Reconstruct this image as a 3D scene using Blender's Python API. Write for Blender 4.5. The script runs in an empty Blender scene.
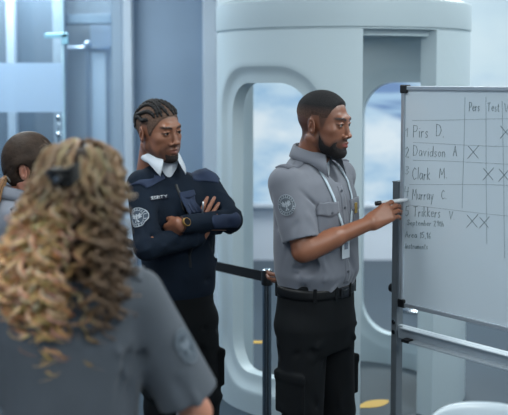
# light settings shared by the whole place
SKY_E = 0.9
EXPO = 0.0
LCOL = (.93, 1.0, .985)
LIGHTS = [(-1.6, .6, 'ceiling light panel over the left front of the room', 38),
          (1.7, .6, 'ceiling light panel over the right front of the room', 60),
          (-1.4, 3.2, 'ceiling light panel above the women', 30),
          (1.8, 3.0, 'ceiling light panel above the whiteboard', 60),
          (-1.8, 5.6, 'ceiling light panel before the glass partition', 50),
          (2.6, 5.6, 'ceiling light panel right of the scanner', 50),
          (-2.2, 8.0, 'ceiling light panel inside the glass room', 125),
          (1.5, 8.0, 'ceiling light panel before the sky mural', 110)]
import bpy, bmesh, math, random
import numpy as np
from mathutils import Vector, Matrix
from mathutils.bvhtree import BVHTree

PI = math.pi
R = math.radians
rng = random.Random(7)
COL = bpy.context.scene.collection

# ------------------------------------------------------------------ camera
EYE = 1.88
PITCH = R(4.0)
FPX = 900.0
PCY = 143.0


def P(px, py, d):
    """world point seen at photo pixel (px, py) at distance d along +Y"""
    xr = (px - 254.0) / FPX
    yr = -(py - PCY) / FPX
    v = Vector((xr, math.cos(PITCH) + yr * math.sin(PITCH), -math.sin(PITCH) + yr * math.cos(PITCH)))
    v *= d / v.y
    return Vector((v.x, v.y, v.z + EYE))


def lin(c):
    return tuple(((v / 255) / 12.92 if v / 255 <= 0.04045 else ((v / 255 + 0.055) / 1.055) ** 2.4) for v in c)


# ------------------------------------------------------------------ materials
MATS = {}


def mat(name, rgb, rough=0.6, metal=0.0, attr=None, bump=None, noise=None, sss=0.0, spec=0.5, trans=0.0,
        emis=None, coat=0.0, sheen=0.0, alpha=1.0, bumpf=1.0):
    """rgb is display sRGB 0..255; bump=(scale,strength[,distance]); noise=(scale,amount,(sx,sy,sz))"""
    if name in MATS:
        return MATS[name]
    m = bpy.data.materials.new(name)
    m.use_nodes = True
    nt = m.node_tree
    b = nt.nodes['Principled BSDF']
    c = lin(rgb)
    b.inputs['Base Color'].default_value = (*c, 1)
    b.inputs['Roughness'].default_value = rough
    b.inputs['Metallic'].default_value = metal
    b.inputs['Specular IOR Level'].default_value = spec
    b.inputs['Subsurface Weight'].default_value = sss
    if sss:
        b.inputs['Subsurface Radius'].default_value = (0.012, 0.005, 0.003)
        b.inputs['Subsurface Scale'].default_value = 1.0
    b.inputs['Transmission Weight'].default_value = trans
    b.inputs['Coat Weight'].default_value = coat
    b.inputs['Sheen Weight'].default_value = sheen
    b.inputs['Alpha'].default_value = alpha
    if emis:
        b.inputs['Emission Color'].default_value = (*lin(emis[0]), 1)
        b.inputs['Emission Strength'].default_value = emis[1]
    src = None
    tc = nt.nodes.new('ShaderNodeTexCoord')
    if attr:
        a = nt.nodes.new('ShaderNodeAttribute')
        a.attribute_name = attr
        src = a.outputs['Color']
        nt.links.new(src, b.inputs['Base Color'])
    if noise:
        mp = nt.nodes.new('ShaderNodeMapping')
        mp.inputs['Scale'].default_value = noise[2] if len(noise) > 2 else (1, 1, 1)
        nt.links.new(tc.outputs['Object'], mp.inputs['Vector'])
        n = nt.nodes.new('ShaderNodeTexNoise')
        n.inputs['Scale'].default_value = noise[0]
        n.inputs['Detail'].default_value = 4
        nt.links.new(mp.outputs['Vector'], n.inputs['Vector'])
        mr = nt.nodes.new('ShaderNodeMapRange')
        mr.inputs['From Min'].default_value = 0.3
        mr.inputs['From Max'].default_value = 0.7
        mr.inputs['To Min'].default_value = 1 - noise[1]
        mr.inputs['To Max'].default_value = 1 + noise[1]
        nt.links.new(n.outputs['Fac'], mr.inputs['Value'])
        mx = nt.nodes.new('ShaderNodeVectorMath')
        mx.operation = 'SCALE'
        if src:
            nt.links.new(src, mx.inputs[0])
        else:
            mx.inputs[0].default_value = c
        nt.links.new(mr.outputs['Result'], mx.inputs['Scale'])
        nt.links.new(mx.outputs['Vector'], b.inputs['Base Color'])
    if bump:
        n = nt.nodes.new('ShaderNodeTexNoise')
        n.inputs['Scale'].default_value = bump[0]
        n.inputs['Detail'].default_value = 3
        nt.links.new(tc.outputs['Object'], n.inputs['Vector'])
        bn = nt.nodes.new('ShaderNodeBump')
        bn.inputs['Strength'].default_value = bump[1]
        bn.inputs['Distance'].default_value = bump[2] if len(bump) > 2 else 0.002
        nt.links.new(n.outputs['Fac'], bn.inputs['Height'])
        nt.links.new(bn.outputs['Normal'], b.inputs['Normal'])
    MATS[name] = m
    return m


# ------------------------------------------------------------------ objects
def empty(name, label, cat, loc=(0, 0, 0), rz=0.0, group=None):
    o = bpy.data.objects.new(name, None)
    COL.objects.link(o)
    o.empty_display_size = 0.1
    o.location = loc
    o.rotation_euler = (0, 0, rz)
    o['label'] = label
    o['category'] = cat
    if group:
        o['group'] = group
    return o


def tag(o, label=None, cat=None, group=None, kind=None):
    if label: o['label'] = label
    if cat: o['category'] = cat
    if group: o['group'] = group
    if kind: o['kind'] = kind
    return o


def link(name, me, m, parent=None, smooth=True):
    for x in (m if isinstance(m, (list, tuple)) else [m]):
        me.materials.append(x)
    if smooth:
        me.shade_smooth()
    o = bpy.data.objects.new(name, me)
    COL.objects.link(o)
    if parent:
        o.parent = parent
    return o


def mesh_np(name, V, F, m, parent=None, colors=None, smooth=True, midx=None):
    """V (n,3); F (m,4) or (m,3) int array, or a list of faces"""
    me = bpy.data.meshes.new(name)
    if isinstance(F, np.ndarray):
        k = F.shape[1]
        me.vertices.add(len(V))
        me.vertices.foreach_set('co', np.asarray(V, dtype=np.float32).ravel())
        me.loops.add(F.size)
        me.loops.foreach_set('vertex_index', F.astype(np.int32).ravel())
        me.polygons.add(len(F))
        me.polygons.foreach_set('loop_start', np.arange(0, F.size, k, dtype=np.int32))
        me.update(calc_edges=True)
    else:
        me.from_pydata([tuple(v) for v in V], [], [tuple(f) for f in F])
        me.update()
    if colors is not None:
        ca = me.color_attributes.new('Col', 'FLOAT_COLOR', 'POINT')
        c4 = np.ones((len(V), 4), dtype=np.float32)
        c4[:, :3] = colors
        ca.data.foreach_set('color', c4.ravel())
    if midx is not None:
        me.polygons.foreach_set('material_index', np.asarray(midx, dtype=np.int32))
    me.validate()
    return link(name, me, m, parent, smooth)


def bm_obj(name, bm, m, parent=None, smooth=False, bevel=0.0, segs=2):
    bmesh.ops.recalc_face_normals(bm, faces=bm.faces[:])
    me = bpy.data.meshes.new(name)
    bm.to_mesh(me)
    bm.free()
    o = link(name, me, m, parent, smooth)
    if bevel:
        md = o.modifiers.new('bevel', 'BEVEL')
        md.width = bevel
        md.segments = segs
        md.limit_method = 'ANGLE'
    return o


def add_box(bm, c, s, M=None):
    """box of centre c and full size s"""
    T = Matrix.Translation(Vector(c)) @ Matrix.Diagonal((s[0], s[1], s[2], 1))
    if M is not None:
        T = M @ T
    bmesh.ops.create_cube(bm, size=1.0, matrix=T)
    return bm


def add_cyl(bm, a, b, r, r2=None, seg=20):
    a = Vector(a); b = Vector(b)
    d = b - a
    q = Vector((0, 0, 1)).rotation_difference(d.normalized()).to_matrix().to_4x4()
    T = Matrix.Translation((a + b) / 2) @ q
    bmesh.ops.create_cone(bm, cap_ends=True, segments=seg, radius1=r, radius2=r if r2 is None else r2,
                          depth=d.length, matrix=T)
    return bm


def lathe(prof, seg=32, c=(0, 0, 0)):
    """prof list of (r,z)"""
    V = []; F = []
    n = len(prof)
    for i in range(seg):
        a = 2 * PI * i / seg
        for r, z in prof:
            V.append((c[0] + r * math.cos(a), c[1] + r * math.sin(a), c[2] + z))
    for i in range(seg):
        j = (i + 1) % seg
        for k in range(n - 1):
            F.append((i * n + k, j * n + k, j * n + k + 1, i * n + k + 1))
    return V, F


def tube(pts, rad, seg=6, closed_ends=True):
    """tube along polyline; rad scalar or list. returns V,F arrays lists"""
    pts = [Vector(p) for p in pts]
    n = len(pts)
    if not hasattr(rad, '__len__'):
        rad = [rad] * n
    V = []; F = []
    up = Vector((0.3, 0.2, 1)).normalized()
    u = None
    for i, p in enumerate(pts):
        t = (pts[min(i + 1, n - 1)] - pts[max(i - 1, 0)]).normalized()
        if u is None:
            u = t.cross(up).normalized() if abs(t.dot(up)) < 0.95 else t.cross(Vector((1, 0, 0))).normalized()
        else:
            u = (u - t * u.dot(t)).normalized()
        v = t.cross(u)
        for k in range(seg):
            a = 2 * PI * k / seg
            V.append(p + (u * math.cos(a) + v * math.sin(a)) * rad[i])
    for i in range(n - 1):
        for k in range(seg):
            k2 = (k + 1) % seg
            F.append((i * seg + k, i * seg + k2, (i + 1) * seg + k2, (i + 1) * seg + k))
    if closed_ends:
        F.append(tuple(range(seg))[::-1])
        F.append(tuple((n - 1) * seg + k for k in range(seg)))
    return V, F


class MB:
    def __init__(s):
        s.V = []; s.F = []; s.C = []

    def add(s, VF, col=None):
        V, F = VF
        o = len(s.V)
        s.V += [tuple(v) for v in V]
        s.F += [tuple(i + o for i in f) for f in F]
        if col is not None:
            s.C += (list(col) if hasattr(col[0], '__len__') else [col] * len(V))
        return s

    def build(s, name, m, parent=None, smooth=True):
        return mesh_np(name, s.V, s.F, m, parent, np.array(s.C) if s.C else None, smooth)


# ------------------------------------------------------------------ signed distance modelling
def _v(a):
    return np.array(tuple(a), dtype=np.float32)


def rc(a, b, ra, rb):
    a = _v(a); b = _v(b)
    ba = b - a
    L2 = float(ba @ ba) + 1e-12

    def f(x, y, z):
        px = x - a[0]; py = y - a[1]; pz = z - a[2]
        h = np.clip((px * ba[0] + py * ba[1] + pz * ba[2]) / L2, 0, 1)
        d = np.sqrt((px - h * ba[0]) ** 2 + (py - h * ba[1]) ** 2 + (pz - h * ba[2]) ** 2)
        return d - (ra + (rb - ra) * h)
    rm = max(ra, rb)
    return f, np.minimum(a, b) - rm, np.maximum(a, b) + rm


def ell(c, r, Rm=None):
    c = _v(c); r = _v(r)
    Q = None if Rm is None else np.array(Rm, dtype=np.float32)   # local->world 3x3

    def f(x, y, z):
        px = x - c[0]; py = y - c[1]; pz = z - c[2]
        if Q is not None:
            px, py, pz = (Q[0, 0] * px + Q[1, 0] * py + Q[2, 0] * pz,
                          Q[0, 1] * px + Q[1, 1] * py + Q[2, 1] * pz,
                          Q[0, 2] * px + Q[1, 2] * py + Q[2, 2] * pz)
        k0 = np.sqrt((px / r[0]) ** 2 + (py / r[1]) ** 2 + (pz / r[2]) ** 2)
        k1 = np.sqrt((px / r[0] ** 2) ** 2 + (py / r[1] ** 2) ** 2 + (pz / r[2] ** 2) ** 2)
        return k0 * (k0 - 1) / np.maximum(k1, 1e-6)
    rm = float(r.max()) if Q is not None else r
    return f, c - rm, c + rm


def rbox(c, h, rr, Rm=None):
    c = _v(c); h = _v(h)
    Q = np.eye(3, dtype=np.float32) if Rm is None else np.array(Rm, dtype=np.float32)

    def f(x, y, z):
        px = x - c[0]; py = y - c[1]; pz = z - c[2]
        qx = np.abs(Q[0, 0] * px + Q[1, 0] * py + Q[2, 0] * pz) - (h[0] - rr)
        qy = np.abs(Q[0, 1] * px + Q[1, 1] * py + Q[2, 1] * pz) - (h[1] - rr)
        qz = np.abs(Q[0, 2] * px + Q[1, 2] * py + Q[2, 2] * pz) - (h[2] - rr)
        o = np.sqrt(np.maximum(qx, 0) ** 2 + np.maximum(qy, 0) ** 2 + np.maximum(qz, 0) ** 2)
        return o + np.minimum(np.maximum(qx, np.maximum(qy, qz)), 0) - rr
    m = float(np.linalg.norm(h))
    return f, c - m, c + m


def loft(keys, n=2.3):
    """keys: rows (z, cx, cy, rx, ry) with rising z"""
    K = np.array(keys, dtype=np.float32)
    zz = np.linspace(K[0, 0], K[-1, 0], 200).astype(np.float32)
    ker = np.hanning(15); ker /= ker.sum()
    cols = []
    for j in range(1, 5):
        v = np.interp(zz, K[:, 0], K[:, j])
        vp = np.pad(v, 7, mode='edge')
        cols.append(np.convolve(vp, ker, 'valid').astype(np.float32))

    def f(x, y, z):
        cx, cy, rx, ry = (np.interp(z, zz, c).astype(np.float32) for c in cols)
        px = np.abs(x - cx) / rx; py = np.abs(y - cy) / ry
        k = (px ** n + py ** n) ** (1.0 / n)
        d = (k - 1) * np.minimum(rx, ry)
        return np.maximum(d, np.maximum(K[0, 0] - z, z - K[-1, 0]))
    mx = K[:, 3].max(); my = K[:, 4].max()
    lo = np.array([K[:, 1].min() - mx, K[:, 2].min() - my, K[0, 0]])
    hi = np.array([K[:, 1].max() + mx, K[:, 2].max() + my, K[-1, 0]])
    return f, lo, hi


def cut(prim, p, nrm):
    """keep the part of prim on the side opposite nrm of plane through p"""
    f0, lo, hi = prim
    p = _v(p); nrm = _v(Vector(nrm).normalized())

    def f(x, y, z):
        return np.maximum(f0(x, y, z), (x - p[0]) * nrm[0] + (y - p[1]) * nrm[1] + (z - p[2]) * nrm[2])
    return f, lo, hi


def U(prim, k=0.0): return ('u', k, prim)
def S(prim, k=0.0): return ('s', k, prim)
def CR(a, b, w, depth):
    """fold: a groove (or ridge) from a to b that dies away at both ends"""
    pa = _v(a); pb = _v(b); ba = pb - pa; L2 = float(ba @ ba) + 1e-12

    def f(x, y, z):
        px = x - pa[0]; py = y - pa[1]; pz = z - pa[2]
        h = np.clip((px * ba[0] + py * ba[1] + pz * ba[2]) / L2, 0, 1)
        d2 = (px - h * ba[0]) ** 2 + (py - h * ba[1]) ** 2 + (pz - h * ba[2]) ** 2
        return depth * np.sin(h * 3.14159) * np.exp(-d2 / (w * w))
    return 'c', (w, depth), (f, np.minimum(pa, pb), np.maximum(pa, pb))


def sdf_mesh(ops, res):
    """evaluate a list of ops on a grid, return V (n,3), F (m,4)"""
    mar = 0.03
    los = np.min([o[2][1] for o in ops if o[0] == 'u'], axis=0) - 0.02 - 2 * res
    his = np.max([o[2][2] for o in ops if o[0] == 'u'], axis=0) + 0.02 + 2 * res
    n = np.ceil((his - los) / res).astype(int) + 1
    ax = [(los[i] + res * np.arange(n[i])).astype(np.float32) for i in range(3)]
    D = np.full(n, 1.0, dtype=np.float32)
    for kind, k, (f, lo, hi) in ops:
        m = mar + (k if kind != 'c' else 2.5 * k[0])
        i0 = np.clip(np.floor((lo - m - los) / res).astype(int), 0, n)
        i1 = np.clip(np.ceil((hi + m - los) / res).astype(int) + 1, 0, n)
        if (i1 <= i0).any():
            continue
        sl = tuple(slice(a, b) for a, b in zip(i0, i1))
        x = ax[0][sl[0]][:, None, None]; y = ax[1][sl[1]][None, :, None]; z = ax[2][sl[2]][None, None, :]
        d = f(x, y, z)
        B = D[sl]
        if kind == 'u':
            if k > 0:
                h = np.maximum(k - np.abs(B - d), 0) / k
                D[sl] = np.minimum(B, d) - h * h * k * 0.25
            else:
                D[sl] = np.minimum(B, d)
        elif kind == 's':
            if k > 0:
                h = np.maximum(k - np.abs(B + d), 0) / k
                D[sl] = np.maximum(B, -d) + h * h * k * 0.25
            else:
                D[sl] = np.maximum(B, -d)
        else:
            D[sl] = B + d
    return surface_nets(D, los, res)


def surface_nets(D, lo, res):
    ins = D < 0
    s = [ins[a:ins.shape[0] - 1 + a, b:ins.shape[1] - 1 + b, c:ins.shape[2] - 1 + c]
         for a in (0, 1) for b in (0, 1) for c in (0, 1)]
    cnt = np.zeros(s[0].shape, dtype=np.int8)
    for q in s:
        cnt += q
    act = (cnt > 0) & (cnt < 8)
    I, J, K = np.nonzero(act)
    idx = np.full(act.shape, -1, dtype=np.int32)
    idx[I, J, K] = np.arange(len(I))
    acc = np.zeros((len(I), 3)); num = np.zeros(len(I))
    corners = [(a, b, c) for a in (0, 1) for b in (0, 1) for c in (0, 1)]
    vals = {c: D[I + c[0], J + c[1], K + c[2]] for c in corners}
    for c0 in corners:
        for axn in range(3):
            if c0[axn]:
                continue
            c1 = list(c0); c1[axn] = 1; c1 = tuple(c1)
            a = vals[c0]; b = vals[c1]
            m = (a < 0) != (b < 0)
            t = np.zeros_like(a)
            t[m] = a[m] / (a[m] - b[m])
            p = np.tile(np.array(c0, dtype=float), (len(I), 1))
            p[:, axn] += t
            acc[m] += p[m]; num[m] += 1
    V = (np.stack([I, J, K], 1) + acc / num[:, None]) * res + lo
    Fs = []
    for axn in range(3):
        sl0 = [slice(None)] * 3; sl1 = [slice(None)] * 3
        sl0[axn] = slice(0, -1); sl1[axn] = slice(1, None)
        A = ins[tuple(sl0)]; B = ins[tuple(sl1)]
        ch = A != B
        i, j, k = np.nonzero(ch)
        st = A[i, j, k]
        u, v = [(1, 2), (2, 0), (0, 1)][axn]
        g = np.stack([i, j, k], 1)
        ok = (g[:, u] > 0) & (g[:, v] > 0) & (g[:, u] < D.shape[u] - 1) & (g[:, v] < D.shape[v] - 1)
        g = g[ok]; st = st[ok]

        def cell(du, dv):
            h = g.copy(); h[:, u] += du; h[:, v] += dv
            return idx[h[:, 0], h[:, 1], h[:, 2]]
        q = np.stack([cell(-1, -1), cell(0, -1), cell(0, 0), cell(-1, 0)], 1)
        q[~st] = q[~st][:, ::-1]
        Fs.append(q)
    F = np.concatenate(Fs)
    F = F[(F >= 0).all(1)]
    return V, F


def vnormals(V, F):
    N = np.zeros_like(V)
    n = np.cross(V[F[:, 2]] - V[F[:, 0]], V[F[:, 3]] - V[F[:, 1]]) if F.shape[1] == 4 else \
        np.cross(V[F[:, 1]] - V[F[:, 0]], V[F[:, 2]] - V[F[:, 0]])
    for c in range(F.shape[1]):
        np.add.at(N, F[:, c], n)
    return N / np.maximum(np.linalg.norm(N, axis=1, keepdims=True), 1e-9)


def xf(V, M):
    A = np.array(M)
    return V @ A[:3, :3].T + A[:3, 3]


def bvh(V, F):
    return BVHTree.FromPolygons([tuple(map(float, v)) for v in V], [tuple(map(int, f)) for f in F])


def smooth_mesh(V, F, it=1, lam=0.5):
    for _ in range(it):
        A = np.zeros_like(V); c = np.zeros(len(V))
        k = F.shape[1]
        for i in range(k):
            a = F[:, i]; b = F[:, (i + 1) % k]
            np.add.at(A, a, V[b]); np.add.at(A, b, V[a])
            np.add.at(c, a, 1); np.add.at(c, b, 1)
        V = V + lam * (A / np.maximum(c, 1)[:, None] - V)
    return V


# ------------------------------------------------------------------ details laid on a garment
def snap(T, p, off=0.0):
    loc, n, i, d = T.find_nearest(Vector(p))
    return loc + n * off


def patch(T, c, u, v, w, h, off=0.003, nu=8, nv=8, shape=None):
    """cloth rectangle lying on the surface T: centre c, axes u, v (unit), size w x h; shape(t)->(width factor, dv)"""
    V = []; F = []
    u = Vector(u).normalized(); v = Vector(v).normalized(); c = Vector(c)
    for layer in (0, 1):
        for j in range(nv + 1):
            for i in range(nu + 1):
                s = (i / nu - 0.5) * w; t = (j / nv - 0.5) * h
                if shape:
                    s, t = shape(s / w, t / h); s *= w; t *= h
                V.append(snap(T, c + u * s + v * t, off if layer == 0 else -0.004))
    n1 = (nu + 1) * (nv + 1)

    def id(i, j, l): return l * n1 + j * (nu + 1) + i
    for j in range(nv):
        for i in range(nu):
            F.append((id(i, j, 0), id(i + 1, j, 0), id(i + 1, j + 1, 0), id(i, j + 1, 0)))
    for i in range(nu):
        F.append((id(i, 0, 0), id(i, 0, 1), id(i + 1, 0, 1), id(i + 1, 0, 0)))
        F.append((id(i, nv, 0), id(i + 1, nv, 0), id(i + 1, nv, 1), id(i, nv, 1)))
    for j in range(nv):
        F.append((id(0, j, 0), id(0, j + 1, 0), id(0, j + 1, 1), id(0, j, 1)))
        F.append((id(nu, j, 0), id(nu, j, 1), id(nu, j + 1, 1), id(nu, j + 1, 0)))
    return V, F


def disc(T, c, u, v, r0, r1, off, seg=36, rings=5):
    V = []; F = []
    u = Vector(u).normalized(); v = Vector(v).normalized(); c = Vector(c)
    for k in range(rings + 1):
        r = r0 + (r1 - r0) * k / rings
        for i in range(seg):
            a = 2 * PI * i / seg
            V.append(snap(T, c + u * math.cos(a) * r + v * math.sin(a) * r, off))
    for k in range(rings):
        for i in range(seg):
            j = (i + 1) % seg
            F.append((k * seg + i, k * seg + j, (k + 1) * seg + j, (k + 1) * seg + i))
    return V, F


def poly_on(T, c, u, v, pts, off):
    u = Vector(u).normalized(); v = Vector(v).normalized(); c = Vector(c)
    V = [snap(T, c + u * a + v * b, off) for a, b in pts]
    return V, [tuple(range(len(pts)))]


def emblem(T, c, u, v, r, m_base, m_mark, parent, name='shoulder_patch', label=None):
    """round woven patch: base disc, double ring, ring of lettering ticks and a spread eagle"""
    b = MB().add(disc(T, c, u, v, 0.0005, r, 0.0035)).add(disc(T, c, u, v, r, r * 1.02, 0.0, rings=1))
    o = b.build(name, m_base, parent)
    if label: o['label'] = label
    k = MB()
    k.add(disc(T, c, u, v, r * 0.93, r * 0.99, 0.005, rings=1))
    k.add(disc(T, c, u, v, r * 0.66, r * 0.71, 0.005, rings=1))
    U_ = Vector(u).normalized(); V_ = Vector(v).normalized()
    for i in range(22):
        if i in (0, 11):
            continue
        a = 2 * PI * i / 22
        cc = Vector(c) + U_ * math.cos(a) * r * 0.82 + V_ * math.sin(a) * r * 0.82
        rr = -U_ * math.sin(a) + V_ * math.cos(a)
        tt = U_ * math.cos(a) + V_ * math.sin(a)
        q = r * 0.055
        k.add(poly_on(T, cc, rr, tt, [(-q, -q * 1.4), (q * 0.3, -q * 1.4), (q * 0.3, q * 1.4), (-q, q * 1.4)], 0.005))
    def pg(pts): k.add(poly_on(T, c, u, v, [(a * r, b_ * r) for a, b_ in pts], 0.0055))
    for s in (-1, 1):
        pg([(s * .06, .10), (s * .30, .42), (s * .36, .30), (s * .16, -.02)][::s])
        pg([(s * .12, .02), (s * .47, .34), (s * .50, .20), (s * .16, -.10)][::s])
        pg([(s * .12, -.08), (s * .52, .12), (s * .48, .00), (s * .10, -.20)][::s])
        pg([(s * .03, -.22), (s * .20, -.50), (s * .06, -.56), (s * .01, -.34)][::s])
    pg([(-.08, .14), (0, .34), (.10, .26), (.07, .10), (.08, -.24), (-.08, -.24)])
    m2 = k.build('emblem', m_mark, o)
    return o


# single-stroke handwriting
GL = {
 'P': [[(0, 0), (0, 1)], [(0, 1), (.45, .95), (.5, .7), (.35, .5), (0, .45)]],
 'D': [[(0, 0), (0, 1)], [(0, 1), (.4, .9), (.6, .5), (.4, .08), (0, 0)]],
 'C': [[(.55, .85), (.3, 1), (.05, .7), (.05, .3), (.3, 0), (.6, .15)]],
 'M': [[(0, 0), (.08, 1), (.35, .35), (.62, 1), (.72, 0)]],
 'T': [[(0, .95), (.65, 1)], [(.33, .97), (.3, 0)]],
 'A': [[(0, 0), (.3, 1), (.58, 0)], [(.1, .4), (.5, .4)]],
 'V': [[(0, 1), (.28, 0), (.6, 1)]],
 'S': [[(.5, .88), (.25, 1), (.05, .78), (.45, .35), (.3, .03), (0, .12)]],
 'I': [[(.1, 0), (.15, 1)]],
 'X': [[(0, 0), (.8, 1)], [(.05, .95), (.75, .02)]],
 'E': [[(.5, 1), (0, 1), (0, 0), (.5, 0)], [(0, .52), (.4, .52)]],
 'U': [[(0, 1), (0, .2), (.25, 0), (.5, .2), (.5, 1)]],
 'R': [[(0, 0), (0, 1), (.42, .95), (.42, .55), (0, .48), (.5, 0)]],
 'Y': [[(0, 1), (.27, .5), (.55, 1)], [(.27, .5), (.27, 0)]],
 'a': [[(.4, .5), (.15, .55), (0, .25), (.15, 0), (.38, .2), (.42, .5), (.45, 0)]],
 'b': [[(.03, 1), (0, 0), (.3, .03), (.4, .3), (.25, .5), (.02, .35)]],
 'c': [[(.4, .45), (.2, .55), (.02, .25), (.2, 0), (.42, .1)]],
 'd': [[(.4, .45), (.15, .5), (0, .2), (.15, 0), (.4, .15), (.45, 1), (.45, 0)]],
 'e': [[(.02, .28), (.38, .32), (.3, .55), (.1, .5), (0, .2), (.2, 0), (.42, .1)]],
 'h': [[(.02, 1), (0, 0)], [(0, .35), (.22, .55), (.36, .4), (.38, 0)]],
 'i': [[(.08, .52), (.08, 0)], [(.09, .72), (.11, .76)]],
 'k': [[(.03, 1), (0, 0)], [(.35, .58), (.04, .3), (.4, 0)]],
 'l': [[(.08, 1), (.06, 0)]],
 'm': [[(0, 0), (.02, .5), (.05, .35), (.18, .52), (.27, .4), (.27, 0)], [(.27, .38), (.42, .52), (.52, .38), (.53, 0)]],
 'n': [[(0, 0), (.02, .52)], [(.02, .35), (.22, .55), (.36, .38), (.38, 0)]],
 'o': [[(.2, .52), (0, .3), (.15, 0), (.38, .15), (.36, .42), (.18, .52)]],
 'p': [[(0, .5), (-.03, -.4)], [(0, .4), (.25, .52), (.38, .3), (.25, .02), (0, .1)]],
 'r': [[(0, 0), (.02, .52)], [(.02, .32), (.15, .5), (.3, .48)]],
 's': [[(.32, .46), (.15, .55), (.03, .4), (.3, .16), (.18, 0), (0, .06)]],
 't': [[(.15, .9), (.12, .1), (.25, 0), (.35, .08)], [(0, .6), (.35, .62)]],
 'u': [[(0, .5), (.03, .1), (.18, 0), (.34, .15)], [(.36, .52), (.38, 0)]],
 'v': [[(0, .5), (.18, 0), (.38, .52)]],
 'y': [[(0, .5), (.18, .05)], [(.4, .52), (.1, -.4)]],
 '1': [[(0, .7), (.22, 1), (.2, 0)]],
 '2': [[(0, .8), (.25, 1), (.45, .75), (.05, .02), (.5, 0)]],
 '3': [[(.02, .9), (.3, 1), (.4, .75), (.15, .52), (.42, .3), (.25, 0), (0, .08)]],
 '4': [[(.1, 1), (.02, .45), (.45, .5)], [(.4, .95), (.36, 0)]],
 '5': [[(.45, 1), (.1, .97), (.05, .55), (.35, .55), (.4, .2), (.18, 0), (0, .1)]],
 '6': [[(.35, 1), (.05, .5), (.08, .08), (.32, .05), (.35, .35), (.08, .4)]],
 '9': [[(.35, .7), (.15, .6), (.05, .85), (.25, 1), (.36, .8), (.3, 0)]],
 '.': [[(.03, 0), (.08, .05)]],
 ',': [[(.08, .08), (.0, -.15)]],
}


def strokes(text, h, gap=0.22, slant=0.0, wob=0.0, r=None):
    """list of polylines in (x,y)"""
    out = []; x = 0.0
    for ch in text:
        if ch == ' ':
            x += 0.45 * h; continue
        g = GL[ch]
        w = max(p[0] for s in g for p in s)
        dy = (r.uniform(-wob, wob) if r else 0)
        for s in g:
            out.append([(x + p[0] * h + p[1] * h * slant, (p[1] + dy) * h) for p in s])
        x += (w + gap) * h
    return out, x
# ------------------------------------------------------------------ anatomy
def head_ops(nose_w=1.0, jaw=1.0, lips=1.0, fem=0.0, chin=1.0):
    o = []
    o.append(U(ell((0, -.014, .030), (.0755, .097, .087))))
    o.append(U(ell((0, .030, -.035), (.060 * jaw, .062, .080)), .03))
    for s in (-1, 1):
        o.append(U(rc((s * .052 * jaw, .000, -.058), (s * .020, .068, -.100), .018, .015), .028))
        o.append(U(ell((s * .042, .056, -.020), (.020, .020, .018)), .02))
        o.append(U(ell((s * .043, .050, -.060), (.016, .022, .026)), .02))
    o.append(U(ell((0, .080, -.100), (.020 * chin, .016, .016)), .022))
    o.append(U(rc((-.032, .080, .026), (.032, .080, .026), .012 - .003 * fem, .012 - .003 * fem), .018))
    # eye sockets
    for s in (-1, 1):
        o.append(S(ell((s * .033, .099, .006), (.020, .017, .013)), .014))
    # nose
    o.append(U(rc((0, .083, .018), (0, .101, -.026), .0075, .0095), .010))
    o.append(U(ell((0, .106, -.033), (.0105 * nose_w, .010, .009)), .006))
    for s in (-1, 1):
        o.append(U(ell((s * .0125 * nose_w, .096, -.038), (.0078, .0105, .0075)), .005))
        o.append(S(ell((s * .0065 * nose_w, .104, -.0445), (.0032, .0045, .004)), .003))
    # mouth
    o.append(U(ell((0, .078, -.066), (.028, .020, .022)), .014))
    o.append(S(ell((0, .1005, -.051), (.0028, .003, .009)), .006))
    o.append(U(rc((-.019, .089, -.0635), (0, .0985, -.0595), .0035, .0052 * lips), .005))
    o.append(U(rc((.019, .089, -.0635), (0, .0985, -.0595), .0035, .0052 * lips), .005))
    o.append(U(rc((-.014, .090, -.0725), (0, .0960, -.0735), .004, .0062 * lips), .005))
    o.append(U(rc((.014, .090, -.0725), (0, .0960, -.0735), .004, .0062 * lips), .005))
    o.append(S(rc((-.022, .094, -.0668), (0, .1045, -.0662), .0012, .0016), .003))
    o.append(S(rc((.022, .094, -.0668), (0, .1045, -.0662), .0012, .0016), .003))
    o.append(S(ell((0, .099, -.085), (.014, .006, .004)), .008))
    # lids
    for s in (-1, 1):
        o.append(U(ell((s * .0315, .0755, .006), (.0150, .0150, .0135)), .006))
        o.append(S(ell((s * .0325, .0905, .0050), (.0140, .0110, .0044)), .0015))
        o.append(U(rc((s * .020, .0885, .0095), (s * .032, .0905, .0125), .0018, .0022), .003))
        o.append(U(rc((s * .032, .0905, .0125), (s * .0455, .0830, .0080), .0022, .0018), .003))
    # ears
    for s in (-1, 1):
        Q = Matrix.Rotation(R(12), 3, 'X') @ Matrix.Rotation(s * R(-22), 3, 'Z')
        c = Vector((s * .0790, -.014, -.009))
        o.append(U(ell(c, (.0078, .0190, .0325), Q), .006))
        o.append(S(ell(c + Vector((s * .0075, .003, .004)), (.0065, .0115, .0200), Q), .003))
        o.append(U(rc(c + Vector((s * .003, .013, -.004)), c + Vector((s * .002, .011, .006)), .0035, .003), .003))
        o.append(U(rc(c + Vector((s * .0035, -.002, .012)), c + Vector((s * .0045, -.006, -.006)), .003, .003), .003))
    return o


def neck_ops(o, top=(0, -.030, -.06), bot=(0, -.050, -.20), r0=.053, r1=.062):
    o.append(U(rc(top, bot, r0, r1), .025))
    for s in (-1, 1):   # sternomastoid
        o.append(U(rc((s * .050, -.030, -.06), (s * .018, .012, -.19), .013, .012), .018))
    o.append(U(ell((0, .022, -.130), (.012, .012, .016)), .018))
    return o


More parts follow.
